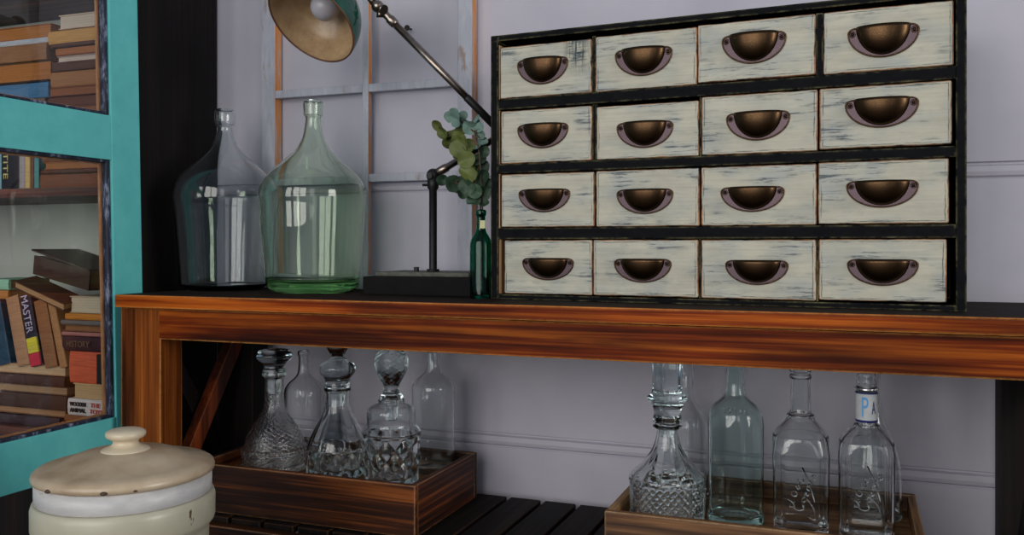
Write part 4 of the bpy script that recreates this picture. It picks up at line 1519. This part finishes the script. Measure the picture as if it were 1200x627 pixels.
Yb = 1.425
TAN = (150, 98, 58)
PG = (196, 152, 104)
stack([
    ('brown book at the very bottom of the left stack on the top shelf', -34, 54, 14, (110, 74, 52), (150, 110, 80), True),
    ('whitish book low in the left stack on the top shelf', -30, 48, 15, (150, 152, 160), (188, 188, 190), False),
    ('thin grey brown book above the whitish one in the left stack', -36, 53, 6, (104, 84, 72), (150, 120, 100), True),
    ('blue patterned book in the left stack on the top shelf', -34, 57, 18, (64, 112, 150), (120, 130, 150), True),
    ('thin black book lying on the blue patterned book', -33, 56, 3, (22, 18, 18), (60, 50, 44), True),  # no book here: black slab paints the dark gap between two books
    ('thick olive brown book with orange page edges in the left stack', -38, 59, 23, (92, 74, 50), (176, 112, 58), False),
    ('tan brown book third from the top of the left stack', -34, 55, 20, (140, 98, 66), (160, 110, 70), True),
    ('thin white edged book second from the top of the left stack', -36, 57, 7, (176, 180, 186), (210, 212, 214), True),
    ('orange brown book on top of the left stack', -38, 59, 16, (150, 90, 46), (178, 116, 62), False)], 30, SH2, Yb, 'books stacked on the top shelf')
stack([
    ('dark brown book at the bottom of the right stack on the top shelf', 50, 118, 12, (84, 44, 26), (130, 80, 50), True),
    ('brown book second from the bottom of the right stack', 48, 117, 12, (108, 58, 34), (150, 96, 60), False),
    ('brown book third from the bottom of the right stack', 50, 118, 12, (98, 52, 32), (140, 84, 52), True),
    ('red brown book under the tan marked one in the right stack', 54, 116, 11, (122, 70, 42), (150, 92, 58), False),
    ('tan book with small dark marks in the right stack', 60, 117, 18, (158, 108, 66), (170, 120, 80), True),
    ('dark brown book above the tan marked one', 62, 117, 11, (84, 52, 36), (110, 70, 50), True),
    ('pinkish white edged book in the right stack', 66, 116, 8, (180, 150, 140), (214, 196, 184), False),
    ('orange brown book below the yellow one in the right stack', 66, 116, 9, (164, 100, 54), (160, 100, 60), True),
    ('thin dark brown book under the yellow one in the right stack', 60, 115, 5, (86, 50, 34), (120, 80, 50), True),
    ('yellow tan book second from the top of the right stack', 57, 116, 16, (196, 146, 78), (206, 170, 120), True),
    ('pale cream book topping the right stack', 68, 116, 17, (206, 182, 158), (214, 196, 176), False)], 85, SH2, Yb, 'books stacked on the top shelf')
# middle shelf
hgt = 0.098
g = 'books on the middle shelf'
stand_book('pale blue book at the left edge of the middle shelf', -14, 1.2, SH1, hgt, Yb, (120, 170, 180), PG, g)
t, xs = stand_book('black book with yellow letters on the middle shelf', 2, 22, SH1, hgt, Yb, (16, 14, 24), PG, g)
M['ink_yellow'] = plain('yellow_print', rgb(196, 186, 120), 0.6)
M['ink_white'] = plain('pale_lilac_print', rgb(190, 182, 206), 0.6)
M['ink_black'] = plain('black_print', rgb(26, 24, 24), 0.6)
M['ink_red'] = plain('red_print', rgb(204, 92, 80), 0.6)
M['ink_gold'] = plain('gold_print', rgb(112, 84, 58), 0.6)
p0 = Vector(((xs[0] * 0.72 + xs[1] * 0.28), Yb - 0.0032, SH1 + 0.052))
lettering('TITE', 0.02, p0, (0, 0, -1), (1, 0, 0), 'ink_yellow', t, 'spine_lettering', width=0.058, height=0.013)
stand_book('grey lilac book beside the black one on the middle shelf', 22.4, 29, SH1, hgt - 0.002, Yb, (160, 148, 150), PG, g)
stand_book('yellow cream book on the middle shelf', 29.3, 35, SH1, hgt, Yb, (200, 170, 106), PG, g)
stand_book('brown upright book on the middle shelf', 35.4, 39.5, SH1, hgt - 0.004, Yb, (112, 66, 38), PG, g)
stand_book('teal book at the end of the upright row on the middle shelf', 40, 45.5, SH1, hgt - 0.006, Yb, (84, 142, 142), PG, g)
stack([('thick brown book lying at the bottom of the middle shelf pile', 46, 119, 17, (122, 68, 40), (150, 92, 56), True),
       ('thin dark book in the middle shelf pile', 48, 119, 5, (90, 48, 30), (120, 72, 46), True),
       ('orange brown book in the middle shelf pile', 51, 119, 9, (166, 96, 52), (170, 110, 62), False),
       ('brown book topping the middle shelf pile', 50, 118, 9, (120, 70, 42), (150, 100, 62), True)], 85, SH1, Yb, 'books lying on the middle shelf')
# lower shelf, left pile under the leaning books
lower, zl = stack([
    ('dark plum book at the bottom of the lower left pile', -14, 70, 12, (56, 38, 44), (110, 80, 66), True),
    ('brown book second from the bottom of the lower left pile', -10, 76, 9, (112, 74, 50), (170, 128, 92), False),
    ('thick dark brown book in the lower left pile', -8, 78, 17, (70, 44, 34), (90, 60, 46), True),
    ('book with pale page edges in the lower left pile', -6, 78, 10, (110, 80, 60), (168, 134, 100), False),
    ('dark brown book below the rough cream one', -4, 76, 12, (72, 42, 32), (110, 70, 50), True),
    ('rough cream edged book the leaning books stand on', -6, 76, 12, (170, 128, 92), (208, 174, 136), False)], 40, SHB, Yb, 'books piled on the lower shelf')
lower2, zr2 = stack([
    ('dark wine book under the white boxed book', 74, 121, 9, (90, 48, 34), (120, 70, 46), True),
    ('orange brown book at the bottom of the lower right pile', 76, 121, 9, (134, 80, 44), (150, 96, 56), True),
    ('white book with black and red printing in the lower right pile', 80, 121, 20, (206, 196, 192), (210, 200, 190), True),
    ('cream stained book below the orange cloth book', 85, 121, 18, (204, 170, 122), (206, 170, 122), False),
    ('orange cloth book with a black spine band', 82, 121, 37, (206, 92, 58), (206, 170, 130), True),
    ('dark maroon book with gilt letters above the orange one', 74, 121, 18, (58, 26, 34), (120, 80, 70), True),
    ('thin pink edged book on the maroon one', 73, 120, 5, (170, 112, 104), (180, 130, 116), True),
    ('brown book near the top of the lower right pile', 74, 121, 8, (128, 84, 56), (150, 104, 70), False),
    ('thin grey book near the top of the lower right pile', 72, 121, 6, (110, 104, 100), (140, 130, 120), True),
    ('orange yellow book near the top of the lower right pile', 77, 121, 8, (196, 124, 44), (200, 140, 70), True),
    ('cream page block topping the lower right pile', 81, 121, 20, (196, 180, 150), (214, 198, 170), False)], 100, SHB, Yb, 'books piled on the lower shelf')
wt, wx, wz0, wz1 = lower2[2]
lettering('WOODEN', 0.01, (wx[0] + 0.030, Yb - 0.0078, wz0 * 0.32 + wz1 * 0.68), (1, 0, 0), (0, 0, 1), 'ink_black', wt, 'spine_lettering', width=0.044, height=0.009, extrude=0.001)
lettering('ANIMAL', 0.01, (wx[0] + 0.030, Yb - 0.0078, wz0 * 0.68 + wz1 * 0.32), (1, 0, 0), (0, 0, 1), 'ink_black', wt, 'spine_lettering', width=0.044, height=0.009, extrude=0.001)
lettering('THE', 0.01, (wx[0] + 0.078, Yb - 0.0078, wz0 * 0.32 + wz1 * 0.68), (1, 0, 0), (0, 0, 1), 'ink_red', wt, 'spine_lettering', width=0.026, height=0.009, extrude=0.001)
lettering('TOYS', 0.01, (wx[0] + 0.080, Yb - 0.0078, wz0 * 0.68 + wz1 * 0.32), (1, 0, 0), (0, 0, 1), 'ink_red', wt, 'spine_lettering', width=0.034, height=0.009, extrude=0.001)
ot, ox, oz0, oz1 = lower2[4]
MB().box((ox[0] + 0.082, Yb - 0.009, oz0 + 0.002), (ox[0] + 0.095, Yb + 0.003, oz1 - 0.003), 0.001).build('spine_band', bmat((26, 20, 18)), ot)
mt_, mx, mz0, mz1 = lower2[5]
lettering('HISTORY', 0.01, (mx[0] * 0.55 + mx[1] * 0.45, Yb - 0.0078, (mz0 + mz1) / 2), (1, 0, 0), (0, 0, 1), 'ink_gold', mt_, 'spine_lettering', width=0.062, height=0.013, extrude=0.0006)
# leaning books standing on the cream-edged one
g = 'leaning books on the lower shelf'
ln = math.radians(13.5)
zz = zl + 0.0008


def leaner(label, u1b, wpx, hpx, cover, pages, lean):
    s_ = sc(40, Yb)[0]
    return stand_book(label, u1b - wpx, u1b, zz, hpx * s_, Yb, cover, pages, g, lean=lean)


leaner('dark blue book leaning at the far left of the lower shelf', 12.5, 16, 80, (28, 62, 84), PG, ln)
leaner('tan book with faint letters leaning beside the blue one', 34.5, 14.5, 83, (172, 128, 94), PG, ln)
t, xs = leaner('navy book with yellow and red blocks leaning on the lower shelf', 49.5, 12.5, 81.5, (24, 24, 44), PG, ln)
s_ = sc(40, Yb)[0]
xm = (xs[0] + xs[1]) / 2
wd = xs[1] - xs[0]
lettering('MASTER', 0.02, (xm - 0.0, Yb - 0.0034, zz + 62 * s_), (0, 0, -1), (1, 0, 0), 'ink_white', t, 'spine_lettering', width=0.082, height=wd * 0.62, extrude=0.0006)
MB().box((xs[0] + 0.0006, Yb - 0.0042, zz + 16 * s_), (xs[1] - 0.0006, Yb + 0.002, zz + 34 * s_), 0.0005).build('yellow_spine_block', bmat((214, 198, 50)), t)
MB().box((xs[0] + 0.0006, Yb - 0.0042, zz + 0.001), (xs[1] - 0.0006, Yb + 0.002, zz + 15.6 * s_), 0.0005).build('red_spine_block', bmat((198, 40, 62)), t)
leaner('worn brown leather book leaning on the lower shelf', 67, 14.5, 79.5, (146, 96, 58), PG, ln)
leaner('slim tan book leaning rightmost on the lower shelf', 78.4, 8.5, 76, (170, 122, 78), PG, ln + 0.02)

# the loose books thrown on top of the lower row
s_ = sc(60, Yb)[0]
ztop_l = zr2 + 0.001
# tilted flat book, page edge towards the room
pl_, pr_ = at(15.5, 337.5, 1.410), at(74, 365, 1.410)
o = pl_.copy()
t = thing('book', 'brown book lying tilted with its pale page edge out, over the leaning books', 'book', o, 'loose books on the lower shelf')
L = (pr_ - pl_).length
ang = math.atan2(pl_.z - pr_.z, pr_.x - pl_.x)
rotm = Matrix.Rotation(ang, 3, 'Y') @ Matrix.Rotation(math.radians(11), 3, 'X')
b = MB()
b.box(o + Vector((0, 0, 0)), o + Vector((L, 0.055, 0.0025)), 0.0008, rot=rotm, piv=o)
b.box(o + Vector((0, 0, 0.0145)), o + Vector((L, 0.055, 0.017)), 0.0008, rot=rotm, piv=o)
b.box(o + Vector((0, 0.052, 0.0)), o + Vector((L, 0.055, 0.017)), 0.0008, rot=rotm, piv=o)
b.build('cover', bmat((84, 52, 38)), t)
MB().box(o + Vector((0.003, 0.002, 0.0025)), o + Vector((L - 0.003, 0.052, 0.0145)), rot=rotm, piv=o).build('pages', pmat((190, 150, 108)), t)
# big dark book lying askew on the pile, near corner to the right
C_ = at(103, 343.0, 1.425)
C_.z = max(C_.z, ztop_l + 0.001) + 0.004
ex = (at(38, 321, 1.475) - C_)
L = ex.length
ex.normalize()
ey = Vector((-ex.y, ex.x, 0))
ey = -ey if ey.y < 0 else ey
ey.normalize()
ez = ex.cross(ey)
ez = -ez if ez.z < 0 else ez
t = thing('book', 'large dark brown book lying askew on the pile, highest on the lower shelf', 'book', C_, 'loose books on the lower shelf')


def askew(mb, a0, a1, d0, d1, h0, h1, lift=0.0):
    vs = []
    for i in (a0, a1):
        for j in (d0, d1):
            for k in (h0, h1):
                vs.append(mb.b.verts.new(C_ + ex * i + ey * j + ez * (k + lift * i / L)))
    for f in ((0, 1, 3, 2), (4, 6, 7, 5), (0, 4, 5, 1), (2, 3, 7, 6), (0, 2, 6, 4), (1, 5, 7, 3)):
        mb.b.faces.new([vs[q] for q in f])
    return mb


b = MB()
askew(b, 0, L, 0, 0.10, 0.0, 0.003)
askew(b, 0, L, 0, 0.004, 0.003, 0.042)
askew(b, -0.004, L + 0.002, -0.006, 0.104, 0.0425, 0.046, 0.010)
b.build('cover', bmat((74, 48, 37)), t)
askew(MB(), 0.002, L - 0.003, 0.0045, 0.097, 0.0032, 0.041).build('pages', pmat((128, 88, 58)), t)
zq_ = Z_(6, 350.5, Yb)
flat_book('orange edged booklet at the left edge, lying on the leaning books', -30, 10, zq_, zq_ + 0.020, Yb, (178, 118, 62), PG, True, 'loose books on the lower shelf', depth=0.11)
flat_book('green and white booklet at the left edge, lying on the orange edged one', -26, 10.8, zq_ + 0.0204, zq_ + 0.044, Yb, (150, 196, 166), PG, True, 'loose books on the lower shelf', depth=0.11)
